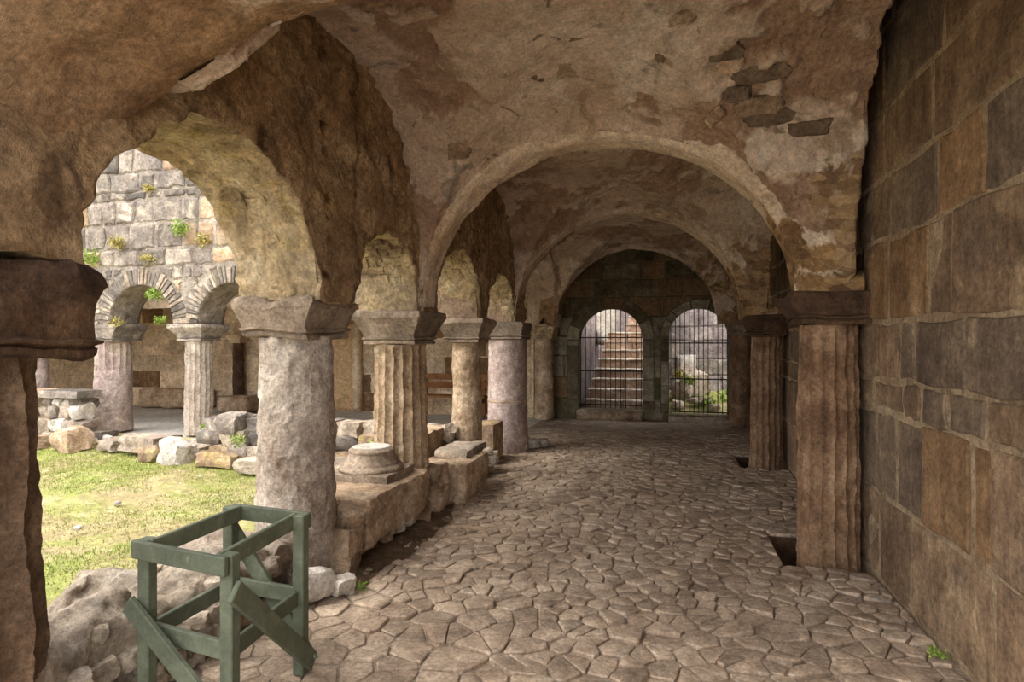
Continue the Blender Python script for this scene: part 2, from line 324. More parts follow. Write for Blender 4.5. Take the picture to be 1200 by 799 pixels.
# stones that show through the broken plaster
rocks = []
def make_rock(seed, n=6, sph=.5, amp=.2):
    V, F = subbox((-1, -1, -1), (1, 1, 1), 2 / n)
    L = np.linalg.norm(V, axis=1, keepdims=True); V = V * (1 - sph) + V / L * sph * 1.25
    V = warp(V, amp, .9, seed, 2); V = warp(V, amp * .5, 2.4, seed + 5, 3, .6)
    me = bpy.data.meshes.new('rock'); me.from_pydata([tuple(v) for v in V / np.abs(V).max(0)], [], F); me.update()
    me.polygons.foreach_set('use_smooth', [True] * len(F)); me.set_sharp_from_angle(angle=math.radians(38))
    return me
BLANK = bpy.data.materials.new('plain_rock')
ROCKS = [make_rock(200 + i) for i in range(10)]
for r_ in ROCKS: r_.materials.append(M['rubble'])
BLOCKS = [make_rock(300 + i, 6, .18, .13) for i in range(8)]
for r_ in BLOCKS: r_.materials.append(M['rubble'])
def rock(name, loc, size, parent=None, mat='rubble', rot=None, kind='rock', i=None):
    me = (ROCKS if kind == 'rock' else BLOCKS)[R.randrange(8) if i is None else i]
    o = link(name, me, M[mat]); o.scale = [s / 2 for s in size]; o.location = loc
    o.rotation_euler = rot if rot is not None else (R.uniform(-.2, .2), R.uniform(-.2, .2), R.uniform(0, 6.28))
    if parent is not None: to_parent(o, parent)
    return o
spots = [(.28, 4.1, .50, .16), (.62, 4.22, .40, .13), (.70, 4.42, .36, .12), (.48, 4.32, .2, .12), (.02, 4.05, .2, .18), (-.9, 4.3, .16, .12), (.95, 4.46, .3, .12), (-.55, 3.9, .3, .12)]
for x, y, a, b in spots:
    z = vault_z(x, y, 0); dzx = (vault_z(x + .03, y, 0) - z) / .03; dzy = (vault_z(x, y + .03, 0) - z) / .03
    q = Vector((dzx, dzy, -1)).to_track_quat('Z', 'X')
    o = link('stone', ROCKS[R.randrange(8)], M['ashlar_purple']); o.scale = (b * .55, a * .5, .03)
    o.location = (x, y, z + .028); o.rotation_euler = q.to_euler(); to_parent(o, ceiling)
for i in range(46):
    k = R.choice((0, 0, 1, 1, 2)); x = R.uniform(-1.9, 1.25); y0, y1 = float(yT(k, x)) + .4, float(yT(k + 1, x)) - .35; y = R.uniform(y0, y1); z = vault_z(x, y, k)
    dzx = (vault_z(x + .03, y, k) - z) / .03; dzy = (vault_z(x, y + .03, k) - z) / .03
    o = link('stone', ROCKS[R.randrange(8)], M[R.choice(('rubble_warm', 'plaster', 'plaster'))]); o.scale = (R.uniform(.05, .1), R.uniform(.09, .2), .03)
    o.location = (x, y, z + .02); q = Vector((dzx, dzy, -1)).to_track_quat('Z', 'X'); o.rotation_euler = q.to_euler(); to_parent(o, ceiling)

# unseen roof slab put in to keep sky light out of the vaults
roof = MB(); roof.box((-2.75, .9, 4.0), (2.3, 12.85, 4.3)); ro = roof.build('roof', M['mortar']); tag(ro, 'unseen flat slab added above the gallery vaults to block sky light', kind='structure')

# ---------------------------------------------------------------- left arcade wall with its round arches
COLS = [1.55, 3.60, 5.15, 6.87, 8.50]; CX = [-2.45, -2.45, -2.40, -2.33, -2.25]
def arcade(cols, half, z0, ztop, d0, d1, frame, nseg=44, nz=40, npier=6, nd=14, ends=(0.3, 0.3), crown=1.0):
    """an arcade wall seen along a: frame(a, d, z) -> xyz; openings between columns are round arches springing at z0"""
    A = []; ZB = []
    A += list(np.linspace(cols[0] - ends[0], cols[0] + half[0], npier)); ZB += [z0] * npier
    for i in range(len(cols) - 1):
        a0 = cols[i] + half[i]; a1 = cols[i + 1] - half[i + 1]; c = (a0 + a1) / 2; r = (a1 - a0) / 2
        t = np.linspace(0, math.pi, nseg); A += list(c - r * np.cos(t)); ZB += list(z0 + r * crown * np.sin(t))
        e = cols[i + 1] + (half[i + 1] if i < len(cols) - 2 else ends[1])
        A += list(np.linspace(a1, e, npier)[1:]); ZB += [z0] * (npier - 1)
    V = []
    for a, zb in zip(A, ZB):
        row = [frame(a, d0, zb + (ztop - zb) * f) for f in np.linspace(1, 0, nz)]
        row += [frame(a, d0 + (d1 - d0) * f, zb) for f in np.linspace(0, 1, nd)[1:]]
        row += [frame(a, d1, zb + (ztop - zb) * f) for f in np.linspace(0, 1, nz)[1:]]
        V.append(row)
    return np.array(V).reshape(-1, 3), grid_faces(len(A), len(V[0]), flip=False)
half = [.23, .20, .19, .17, .2]
V, F = arcade(COLS, half, 1.87, 4.0, -2.12, -2.74, lambda a, d, z: (d + (a - 4) * .012, a, z), nseg=66, nz=56, nd=22)
V = warp(V, .03, 1.5, 71, 2); V = warp(V, .026, 5, 77, 4, .6); V = warp(V, .012, 17, 79, 2)
wall_left = mk('wall_left', V, F, M['lunette']); wall_left.data.materials.append(M['lichen'])
nrow = 56 + 21 + 55
for pi_, p_ in enumerate(wall_left.data.polygons):
    j_ = pi_ % (nrow - 1)
    if 55 <= j_ < 55 + 21: p_.material_index = 1
tag(wall_left, 'rough hewn arcade wall with round arches towards the courtyard', kind='structure')
V, F = arcade([8.5, 12.1], [.22, .22], 1.88, 4.0, -2.10, -2.7, lambda a, d, z: (d, a, z), ends=(-.15, .25))
V = warp(V, .03, 1.5, 81, 2); V = warp(V, .02, 5, 87, 3, .6)
tag(mk('wall_corner', V, F, M['plaster']), 'plastered wide arch between the mauve column and the end wall', kind='structure')
# springer stones and facing stones on the arch piers
def frustum(name, c, h0, h1, z0, z1, mat, parent, seed, step=.06, amp=.012):
    V, F = subbox((-1, -1, 0), (1, 1, 1), (2 / max(2, round(2 * h0[0] / step)), 2 / max(2, round(2 * h0[1] / step)), 1 / max(2, round((z1 - z0) / step))))
    f = V[:, 2:3]; H = np.array(h0)[None] * (1 - f) + np.array(h1)[None] * f
    P = np.concatenate([V[:, :2] * H + np.array(c)[None], z0 + f * (z1 - z0)], 1)
    return mk(name, warp(P, amp, 6, seed, 3), F, mat, parent, True, 40)
for i, (y, x) in enumerate(zip(COLS, CX)):
    if i == 0: continue
    zt = [0, 2.12, 2.14, 2.22, 2.16][i]
    frustum('springer_stone', (-2.425, y), (.285, half[i] + .02), (.285, half[i] + .075), 1.865, zt, M['springer'] if i > 2 else M['lichen'], None, 400 + i).parent = wall_left
    r = (COLS[i] - COLS[i-1] - half[i] - half[i-1]) / 2; cy = COLS[i] - half[i] - r
    for j in range(9):                                            # lichened facing stones lining the intrados beside the column
        a0 = .25 + j * .13 + R.uniform(-.03, .03)
        if r * math.sin(a0) + 1.87 < zt - .05: continue
        d = -.28
        while d < .08:
            w = R.uniform(.08, .17); yy = cy + (r + .02) * math.cos(a0); zz = 1.87 + (r + .02) * math.sin(a0)
            o = link('stone', BLOCKS[R.randrange(8)], M['lichen']); o.scale = (w * .54, R.uniform(.03, .042), r * .075); o.location = (x + .03 + d + w / 2, yy, zz)
            o.rotation_euler = (a0 + R.uniform(-.08, .08), R.uniform(-.1, .1), R.uniform(-.1, .1)); o.parent = wall_left; d += w

frustum('springer_stone', (-2.40, 12.1), (.24, .22), (.26, .26), 1.89, 2.2, M['lichen'], None, 460).parent = wall_left
# ---------------------------------------------------------------- walls of laid stones
def laid_stone(name, poly, d_back, d_front, frame, mat, parent, bevel=.012, tilt=0.0):
    P = np.array(poly, float); c = P.mean(0); n = len(P)
    ext = (P.max(0) - P.min(0)) / 2; sc = 1 - bevel / np.maximum(ext, .03); inn = c + (P - c) * sc
    V = [frame(p[0], d_back, p[1]) for p in P] + [frame(p[0], d_front - bevel * .7, p[1]) for p in P]
    V += [frame(p[0], d_front + tilt * (p[0] - c[0]), p[1]) for p in inn]
    F = []
    for i in range(n):
        j = (i + 1) % n; F += [(i, j, n + j, n + i), (n + i, n + j, 2 * n + j, 2 * n + i)]
    F.append(tuple(range(2 * n, 3 * n)))
    return mk(name, V, F, mat, parent, False)
def strip_poly(a0, a1, b0, b1, cuts, gap, jit, nsl=3, rr=R):
    """rectangle a0..a1 x b0..b1 less the openings; each opening is f(b) -> (lo, hi) or None. Returns polygons."""
    a0 += gap; a1 -= gap; b0 += gap; b1 -= gap
    if a1 - a0 < .03 or b1 - b0 < .03: return []
    touch = any((lambda iv: iv and iv[0] < a1 and iv[1] > a0)(f(b)) for f in cuts for b in np.linspace(b0, b1, 9))
    n = 9 if touch else nsl
    bs = np.linspace(b0, b1, n); runs = {}; out = []
    segs = []
    for b in bs:
        iv = [(a0, a1)]
        for f in cuts:
            q = f(b)
            if not q: continue
            nx = []
            for lo, hi in iv:
                if q[1] <= lo or q[0] >= hi: nx.append((lo, hi)); continue
                if q[0] > lo: nx.append((lo, q[0]))
                if q[1] < hi: nx.append((q[1], hi))
            iv = nx
        segs.append([s for s in iv if s[1] - s[0] > .02])
    cur = []                                                     # join slices that continue one another
    for b, iv in zip(bs, segs):
        nxt = []
        used = set()
        for run in cur:
            l, h = run[-1][1]; m = [i for i, s in enumerate(iv) if i not in used and s[0] < h and s[1] > l]
            if m: used.add(m[0]); run.append((b, iv[m[0]])); nxt.append(run)
            else: out.append(run)
        for i, s in enumerate(iv):
            if i not in used: nxt.append([(b, s)])
        cur = nxt
    out += cur
    polys = []
    for run in out:
        if len(run) < 2 or run[-1][0] - run[0][0] < .04: continue
        lft = [(s[0] + (rr.uniform(-jit, jit) if abs(s[0] - a0) < 1e-6 else 0), b) for b, s in run]
        rgt = [(s[1] + (rr.uniform(-jit, jit) if abs(s[1] - a1) < 1e-6 else 0), b) for b, s in run]
        w = run[0][1][1] - run[0][1][0]
        bot = [(lft[0][0] + (rgt[0][0] - lft[0][0]) * f, run[0][0] + rr.uniform(-jit, jit)) for f in (.33, .67)] if w > .15 else []
        w2 = run[-1][1][1] - run[-1][1][0]
        top = [(rgt[-1][0] + (lft[-1][0] - rgt[-1][0]) * f, run[-1][0] + rr.uniform(-jit, jit)) for f in (.33, .67)] if w2 > .15 else []
        polys.append([(lft[0][0], lft[0][1])] + bot + rgt + top + lft[::-1][:-1])
    return polys
def courses(zs, a0, a1, frame, mats, parent, wmin, wmax, cuts=(), gap=.012, jit=.012, d=(-.03, .012), fixed=None, bevel=.012, rr=R, name='stone'):
    for k in range(len(zs) - 1):
        js = list(fixed[k]) if fixed and fixed.get(k) else []
        a = js[-1] if js else a0 - rr.uniform(0, wmin)
        if not js: js = [a]
        while a < a1: a += rr.uniform(wmin, wmax); js.append(a)
        for i in range(len(js) - 1):
            if js[i+1] <= a0 or js[i] >= a1: continue
            for p in strip_poly(max(a0, js[i]), min(a1, js[i+1]), zs[k], zs[k+1], cuts, gap * rr.uniform(.5, 1.5), jit, rr=rr):
                mm = mats(k, (js[i] + js[i+1]) / 2, rr) if callable(mats) else rr.choice(mats)
                laid_stone(name, p, d[0], d[1] + rr.uniform(-.006, .012), frame, M[mm], parent, bevel, rr.uniform(-.01, .01))

# right-hand wall
V, F = subbox((0, -1.5, -.4), (.6, 12.9, 4.3), .25)
V[:, 0] += wall_x(V[:, 1]); V = warp(V, .006, 3, 5, 2)
wall_right = mk('wall_right', V, F, M['wall_mortar']); tag(wall_right, 'long wall of big brown ashlar blocks in lime mortar', kind='structure')
fr_r = lambda a, d, z: (float(wall_x(a)) - d, a, z)
zr = [0, .58, 1.13, 1.35, 1.73, 2.26, 2.68, 3.12, 3.62, 4.0]
fixed = {0: [-1.5, .2, 1.5, 2.4, 3.05, 3.95, 4.5, 5.1], 1: [-1.5, -.3, .9, 1.8, 2.35, 3.08, 3.26, 3.8, 4.2, 4.55, 5.2], 2: [-1.5, -.8, 0, .7, 1.2, 1.9, 2.5, 3.12, 3.50, 3.82, 4.08, 4.62, 5.0],
         3: [-1.5, -.4, .6, 1.4, 2.4, 3.30, 3.92, 4.14, 4.5, 5.1], 4: [-1.5, -.5, .8, 1.6, 2.5, 3.45, 3.73, 4.36, 5.0], 5: [-1.5, 0, 1.1, 1.9, 2.8, 3.15, 3.62, 4.3, 5.0],
         6: [-1.5, -.2, .9, 1.9, 2.75, 3.68, 4.4, 5.1], 7: [-1.5, 0, 1, 2.2, 3.55, 4.4]}
def rmat(k, a, rr):
    if k == 0: return rr.choice(('ashlar', 'wall_mortar'))
    if k == 1 and (3.26 < a < 3.8): return 'ashlar_orange'
    if k == 4 and 3.73 < a: return 'ashlar_orange'
    return rr.choice(('ashlar', 'ashlar', 'ashlar_purple', 'ashlar_purple', 'ashlar_orange'))
courses(zr, -1.5, 12.3, fr_r, rmat, wall_right, .45, .9, gap=.015, jit=.02, d=(-.03, .008), fixed=fixed, bevel=.012)

# end wall with the two arched gateways
G1 = (-1.10, .65, .18, 1.62); G2 = (.64, .57, .12, 1.69)          # centre, half width, sill, springing
def gate_cut(g, grow=0.0):
    c, r, s, sp = g
    def f(b):
        if b < s - 1e-6: return None
        if b <= sp: return (c - r - grow, c + r + grow)
        q = (r + grow) ** 2 - (b - sp) ** 2
        return (c - math.sqrt(q), c + math.sqrt(q)) if q > 1e-6 else None
    return f
YE = 12.35
def wall_with_gates(y0, y1, a0, a1, ztop, gates, mat, name):
    """front and back faces as strips between slices, plus reveals"""
    mb = MB(); edges = sorted(set([a0, a1] + [g[0] + s * g[1] for g in gates for s in (-1, 1)]))
    def prism(pts):
        n = len(pts); V = [(p[0], y0, p[1]) for p in pts] + [(p[0], y1, p[1]) for p in pts]
        mb.add(V, [tuple(range(n)), tuple(range(2 * n - 1, n - 1, -1))] + [(i, n + i, n + (i + 1) % n, (i + 1) % n) for i in range(n)])
    for i in range(len(edges) - 1):
        e0, e1 = edges[i], edges[i + 1]; g = [g for g in gates if abs((e0 + e1) / 2 - g[0]) < .01]
        if not g: prism([(e0, -.4), (e1, -.4), (e1, ztop), (e0, ztop)]); continue
        c, r, s, sp = g[0]; prism([(e0, -.4), (e1, -.4), (e1, s), (e0, s)])
        t = np.linspace(math.pi, 0, 25)
        for j in range(24):
            p = [(c + r * math.cos(q), sp + r * math.sin(q)) for q in (t[j], t[j+1])]
            prism([p[0], p[1], (p[1][0], ztop), (p[0][0], ztop)])
    return mb.build(name, mat)
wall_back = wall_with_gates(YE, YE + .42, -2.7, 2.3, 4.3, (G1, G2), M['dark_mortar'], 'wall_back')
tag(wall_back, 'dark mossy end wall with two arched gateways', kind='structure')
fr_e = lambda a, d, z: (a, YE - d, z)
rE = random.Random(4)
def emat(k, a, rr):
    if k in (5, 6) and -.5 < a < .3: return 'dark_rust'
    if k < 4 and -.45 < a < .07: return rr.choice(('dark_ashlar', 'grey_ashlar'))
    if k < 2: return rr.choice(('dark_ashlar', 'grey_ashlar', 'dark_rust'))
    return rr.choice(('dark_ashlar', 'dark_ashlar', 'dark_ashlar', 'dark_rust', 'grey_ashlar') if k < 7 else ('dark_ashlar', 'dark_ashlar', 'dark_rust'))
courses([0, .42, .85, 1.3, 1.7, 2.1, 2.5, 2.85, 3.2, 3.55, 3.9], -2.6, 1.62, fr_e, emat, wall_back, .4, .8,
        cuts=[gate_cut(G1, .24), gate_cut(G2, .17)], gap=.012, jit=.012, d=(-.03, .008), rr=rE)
def voussoirs(c, r0, r1, sp, n, frame, mats, parent, d=(-.03, .02), rr=R, jit=.0, t0=0.0, t1=math.pi, gap=.012):
    ts = np.linspace(t0, t1, n + 1)
    ts[1:-1] += np.array([rr.uniform(-.32, .32) * (t1 - t0) / n for _ in range(n - 1)])
    for i in range(n):
        g = gap / r0; a, b = ts[i] + g, ts[i+1] - g; ro = r1 + rr.uniform(-jit, jit)
        pol = [(c + r0 * math.cos(q), sp + r0 * math.sin(q)) for q in np.linspace(a, b, 3)] + [(c + ro * math.cos(q), sp + ro * math.sin(q)) for q in np.linspace(b, a, 3)]
        laid_stone('voussoir', pol, d[0], d[1] + rr.uniform(-.01, .012), frame, M[rr.choice(mats)], parent)
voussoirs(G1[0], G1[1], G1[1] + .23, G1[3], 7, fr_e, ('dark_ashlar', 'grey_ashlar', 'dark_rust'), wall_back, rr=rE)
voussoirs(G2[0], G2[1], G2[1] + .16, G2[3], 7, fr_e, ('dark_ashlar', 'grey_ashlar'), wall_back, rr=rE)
for g in (G1, G2):                                                # jamb stones beside the gateways
    gr = .23 if g is G1 else .16
    for s in (-1, 1):
        z = 0
        while z < g[3] - .05:
            h = min(rE.uniform(.3, .5), g[3] - z); a0, a1 = sorted((g[0] + s * g[1], g[0] + s * (g[1] + gr)))
            for p in strip_poly(a0, a1, z, z + h, [], .008, .006, rr=rE): laid_stone('jamb_stone', p, -.03, .012 + rE.uniform(-.005, .008), fr_e, M[rE.choice(('dark_ashlar', 'grey_ashlar', 'grey_ashlar'))], wall_back)
            z += h
o = rough_box('threshold_stone', (-1.8, YE - .06, -.05), (-.42, YE + .4, .18), .12, .012, 4, M['rubble_warm'], wall_back, 9, .03)
o = rough_box('threshold_stone', (.05, YE - .04, -.05), (1.24, YE + .4, .11), .12, .012, 4, M['rubble'], wall_back, 10, .03)

# ---------------------------------------------------------------- floor: dusty bed, pits, cobbles
PITS = [(.82, 1.46, 4.64, 5.32), (.93, 1.55, 8.06, 8.85)]
xsn = [-2.45, .82, .93, 1.46, 1.55, 1.75]; ysn = [-1.5, 4.64, 5.32, 8.06, 8.85, 12.6]
mb = MB()
for i in range(5):
    for j in range(5):
        cx, cy = (xsn[i] + xsn[i+1]) / 2, (ysn[j] + ysn[j+1]) / 2
        if any(p[0] < cx < p[1] and p[2] < cy < p[3] for p in PITS): continue
        mb.add([(xsn[i], ysn[j], -.014), (xsn[i+1], ysn[j], -.014), (xsn[i+1], ysn[j+1], -.014), (xsn[i], ysn[j+1], -.014)], [(0, 1, 2, 3)])
floor = mb.build('floor', M['dust']); tag(floor, 'cobbled gallery floor bedded in pale dust', kind='structure')
ey = np.linspace(3.25, 5.75, 40); V = []
for y_ in ey:
    w_ = .02 + .34 * math.sin(math.pi * min(1, max(0, (y_ - 3.25) / 2.5))) ** .6 + .04 * math.sin(y_ * 9) * math.sin(y_ * 4.1)
    V += [(-2.34, y_, .004)] + [(-2.2 + w_ * f, y_, .012 - .012 * f + .006 * math.sin(y_ * 23 + f * 9)) for f in (.2, .4, .6, .8, 1)]
mk('earth_strip', V, grid_faces(40, 6, flip=True), M['earth'], floor)
b_ = MB(); b_.add([(-40, -30, -.7), (40, -30, -.7), (40, 50, -.7), (-40, 50, -.7)], [(0, 1, 2, 3)]); tag(b_.build('sky_block_plane', M['earth']), 'hidden plane added under the cloister to block sky light from below', kind='structure')  # plane added below everything to stop sky light coming up from underneath
for p in PITS:
    b = MB(); x0, x1, y0, y1 = p; z = -.32
    b.add([(x0,y0,z),(x1,y0,z),(x1,y1,z),(x0,y1,z),(x0,y0,-.014),(x1,y0,-.014),(x1,y1,-.014),(x0,y1,-.014)], [(0,1,2,3),(0,4,5,1),(1,5,6,2),(2,6,7,3),(3,7,4,0)])
    b.build('floor_pit', M['pit'], floor)
def clip(poly, n, d):
    """keep n.p <= d"""
    out = []
    for i in range(len(poly)):
        p, q = poly[i], poly[(i + 1) % len(poly)]; a = n[0]*p[0] + n[1]*p[1] - d; b = n[0]*q[0] + n[1]*q[1] - d
        if a <= 0: out.append(p)
        if (a < 0 < b) or (b < 0 < a): f = a / (a - b); out.append((p[0] + (q[0]-p[0])*f, p[1] + (q[1]-p[1])*f))
    return out
rc = random.Random(21); pts = []
y = 1.2; row = 0
while y < 12.2:
    x = -2.2 + (row % 2) * .085
    dx = .138
    while x < 1.62:
        pts.append((x + rc.uniform(-.065, .065), y + rc.uniform(-.055, .055) + .05 * math.sin(x * 2.2 + 1))); x += dx * rc.uniform(.8, 1.25)
    y += .112; row += 1
SLABS = [(.62, 3.55, .42, .24), (.95, 3.1, .46, .26), (-.30, 2.75, .40, .22), (-1.05, 2.85, .44, .26), (.0, 3.3, .3, .17), (-1.35, 2.35, .34, .26), (-1.05, 2.15, .36, .22),
         (-1.7, 2.75, .30, .24), (-1.75, 3.2, .32, .22), (-1.0, 6.0, .36, .2), (-.9, 3.55, .3, .15), (1.05, 2.5, .4, .3), (-1.3, 3.25, .3, .18), (-.6, 2.3, .4, .25), (.3, 2.4, .4, .28), (-.2, 6.2, .3, .2)]
pts = [p for p in pts if not any(abs(p[0]-s[0]) < s[2]*.5+.03 and abs(p[1]-s[1]) < s[3]*.5+.03 for s in SLABS)] + [(s[0], s[1]) for s in SLABS]
A = np.array(pts)
cells = []
for i, p in enumerate(pts):
    d2 = ((A - A[i]) ** 2).sum(1); nb = [j for j in np.argsort(d2)[1:40] if d2[j] < .64]
    poly = [(p[0]-.4, p[1]-.4), (p[0]+.4, p[1]-.4), (p[0]+.4, p[1]+.4), (p[0]-.4, p[1]+.4)]
    for j in nb:
        q = pts[j]; n = (q[0]-p[0], q[1]-p[1]); poly = clip(poly, n, (q[0]**2+q[1]**2-p[0]**2-p[1]**2) / 2)
        if len(poly) < 3: break
    xm = float(wall_x(p[1])) - .02
    poly = clip(poly, (1, 0), xm) if len(poly) > 2 else []
    poly = clip(poly, (-1, 0), 2.25) if len(poly) > 2 else []
    poly = clip(poly, (0, 1), 12.25) if len(poly) > 2 else []
    for x0, x1, y0, y1 in PITS:
        if len(poly) < 3 or not any(x0 < q[0] < x1 and y0 < q[1] < y1 for q in poly + [p]): continue
        if p[0] < x0: poly = clip(poly, (1, 0), x0 - .004)
        elif p[1] < y0: poly = clip(poly, (0, 1), y0 - .004)
        elif p[1] > y1: poly = clip(poly, (0, -1), -y1 - .004)
        else: poly = []
    if len(poly) >= 3: cells.append((p, poly))
def cobble(poly, p):
    P = np.array(poly); c = P.mean(0)
    ar = 0.5 * abs(sum(P[i][0]*P[(i+1) % len(P)][1] - P[(i+1) % len(P)][0]*P[i][1] for i in range(len(P))))
    if ar < .003: return None
    sz = math.sqrt(ar); g = rc.uniform(.003, .008)
    # chamfer the corners
    Q = []
    n = len(P)
    for i in range(n):
        a, b, d = P[i-1], P[i], P[(i+1) % n]; Q += [b + (a - b) * rc.uniform(.05, .16), b + (d - b) * rc.uniform(.05, .16)]
    Q = np.array(Q); Q = c + (Q - c) * (1 - 2 * g / sz)
    fade = min(1, max(0, (p[1] - 9.0) / 2.0)); dusty = min(1, max(0, (-1.45 - p[0]) / .6)) * .6
    up = rc.uniform(-.004, .012) - .022 * max(fade, dusty * .6) + (.004 if ar > .05 else 0)
    tx, ty = rc.uniform(-.07, .07), rc.uniform(-.10, .06)
    rings = [(1.0, -.05), (1.0, up - .007), (1 - .010 / sz, up - .002), (1 - .03 / sz, up)]
    V = []
    for s, z in rings:
        for q in Q:
            w = c + (q - c) * s; zz = z + ((w[0]-c[0]) * tx + (w[1]-c[1]) * ty if z > -.04 else 0); V.append((w[0], w[1], zz))
    m = len(Q); F = []
    for k in range(3):
        for i in range(m): j = (i + 1) % m; F.append((k*m+i, k*m+j, (k+1)*m+j, (k+1)*m+i))
    F.append(tuple(range(3*m, 4*m)))
    return V, F
order = sorted(cells, key=lambda t: (t[0][0] * .97 + t[0][1] * .25) * 0 + (-t[0][0] * .249 + t[0][1] * .9686) + (0 if -.83 < (t[0][0]*.9686+t[0][1]*.249) / max(.1, -t[0][0]*.249+t[0][1]*.9686) < .83 and (-t[0][0]*.249+t[0][1]*.9686) > 2.65 else 50))
rest = MB(); cnt = 0
for p, poly in order:
    r = cobble(poly, p)
    if r is None: continue
    if cnt < 300: mk('cobble', r[0], r[1], M['cobble'], floor, True, 18)
    else: rest.add(*r)
    cnt += 1
o = mk('cobble_paving', rest.V, rest.F, M['cobble'], floor, True, 18); o['kind'] = 'stuff'

b_ = MB(); b_.add([(-14, -14, -.02), (9, -14, -.02), (9, -1.5, -.02), (-14, -1.5, -.02)], [(0, 1, 2, 3)])
tag(b_.build('bounce_ground', M['bounce_pale']), 'unseen pale plane added behind the viewer to bounce daylight into the vaults', kind='structure')  # invented ground behind the camera, added to bounce daylight up into the vaults
# ---------------------------------------------------------------- columns
def shaft_mesh(r0, r1, z0, z1, flutes=0, fd=.025, seed=0, rough=.006, seg=None, rings=70, chip=.012, flute_from=0.0, flute_to=1.0, phase=0.0):
    seg = seg or (flutes * 8 if flutes else 110)
    th = np.linspace(0, 2 * math.pi, seg, endpoint=False); V = []
    for k in range(rings + 1):
        f = k / rings; r = r0 + (r1 - r0) * f; z = z0 + (z1 - z0) * f
        fl = 0
        if flutes and flute_from <= f <= flute_to:
            e = min(1, (f - flute_from) * 18 if flute_from > 0 else 1, (flute_to - f) * 18 + .2)
            fl = fd * e * (np.abs(np.sin((th + phase) * flutes / 2)) ** .7)
        rr = r - fl
        V.append(np.stack([rr * np.cos(th), rr * np.sin(th), np.full(seg, z)], 1))
    P = np.array(V).reshape(-1, 3)
    P = warp(P, chip, 3.0, seed, 2); P = warp(P, rough, 14, seed + 3, 3, .65); P = warp(P, rough * .6, 42, seed + 4, 2)
    F = grid_faces(rings + 1, seg, closed_v=True) + [tuple(range(seg))[::-1], tuple(range(rings * seg, (rings + 1) * seg))]
    return P, F
def cap_mesh(prof, seed, step=.05, amp=.010):
    """square capital: prof = [(hx, hy, z), ...] from bottom to top"""
    n = 12; V = []
    for hx, hy, z in prof:
        ring = []
        for s in range(4):
            for i in range(n):
                u = -1 + 2 * i / n; ring.append([(u, -1), (1, u), (-u, 1), (-1, -u)][s])
        V.append([(a * hx, b * hy, z) for a, b in ring])
    m = 4 * n; P = warp(np.array(V).reshape(-1, 3) , amp, 4, seed, 3, .6)
    F = grid_faces(len(prof), m, closed_v=True) + [tuple(range(m))[::-1], tuple(range((len(prof)-1)*m, len(prof)*m))]
    return P, F
def flare(hb, ht, z0, z1, abacus=.07, mould=.03):
    pr = [(hb[0], hb[1], z0), (hb[0] + .012, hb[1] + .012, z0 + .008), (hb[0] + .012, hb[1] + .012, z0 + mould), (hb[0], hb[1], z0 + mould + .008)]
    for f in (.15, .3, .45, .6, .75, .9, 1):
        g = f ** 1.25; pr.append((hb[0] + (ht[0]-hb[0]) * g, hb[1] + (ht[1]-hb[1]) * g, z0 + mould + .012 + (z1 - abacus - z0 - mould - .012) * f))
    pr += [(ht[0] + .008, ht[1] + .008, z1 - abacus + .01), (ht[0] + .008, ht[1] + .008, z1 - abacus * .5), (ht[0] + .004, ht[1] + .004, z1 - .012), (ht[0] - .012, ht[1] - .012, z1)]
    return pr
def column(x, y, r0, r1, zc, ztop, hb, ht, label, mshaft='col_tan', mcap='capital', z0=0.0, group=None, seed=0, amp=.010, **kw):
    e = empty('stone_column', (x, y, z0)); tag(e, label, 'column', group, 'thing')
    P, F = shaft_mesh(r0, r1, 0, zc - z0, seed=seed, **kw); mk('shaft', P, F, M[mshaft], e, True, 50)
    P, F = cap_mesh(flare(hb, ht, zc - z0, ztop - z0), seed + 40, amp=amp); cp = mk('capital', P, F, M[mcap], e, True, 35)
    zz = zc - z0; q = [(hb[0] + .004, hb[1] + .004, zz + .042), (hb[0] + .026, hb[1] + .026, zz + .048), (hb[0] + .028, hb[1] + .028, zz + .060), (hb[0] + .008, hb[1] + .008, zz + .066)]
    P, F = cap_mesh(q, seed + 40, amp=amp); mk('moulding', P, F, M[mcap], cp, True, 35)
    return e
GA = 'columns of the arcade beside the cobbled walk'
c = column(-2.45, 1.55, .27, .25, 1.54, 1.87, (.29, .28), (.31, .31), 'dark weathered fluted column cut off by the left edge of the picture', 'col_dark', 'capital_dark', -.1, GA, 1, amp=.03, flutes=12, fd=.035, chip=.02, phase=.2)
c = column(-2.45, 3.60, .265, .235, 1.62, 1.875, (.23, .22), (.29, .27), 'thick rough round granite column behind the green trestle', 'col_grey', 'capital', -.05, GA, 2, amp=.022, rough=.009)
c = column(-2.40, 5.15, .27, .235, 1.57, 1.87, (.235, .235), (.33, .33), 'tan fluted column behind the carved column base', 'col_tan', 'capital', 0, GA, 3, amp=.008, flutes=18, fd=.026, chip=.006)
c = column(-2.33, 6.87, .19, .165, 1.58, 1.87, (.20, .20), (.28, .28), 'slender smooth tan column rising beside a squared block', 'col_tan', 'capital', 0, GA, 4, amp=.008)
c = column(-2.25, 8.50, .30, .275, 1.62, 1.87, (.27, .27), (.29, .29), 'smooth mauve column with a drum joint at the courtyard corner', 'col_purple', 'capital', 0, GA, 5, amp=.006, rough=.003, chip=.005)
d = MB(); P, F = shaft_mesh(.295, .292, .72, .735, seed=5, rings=2, rough=.002, chip=.003); mk('drum_joint', P, F, M['mortar'], c)
GR = 'columns engaged to the ashlar wall'
column(1.165, 4.88, .215, .195, 1.72, 1.95, (.21, .21), (.30, .24), 'dark brown fluted column standing in the larger floor pit by the ashlar wall', 'col_brown', 'capital_dark', -.32, GR, 6, flutes=16, fd=.02, amp=.014)
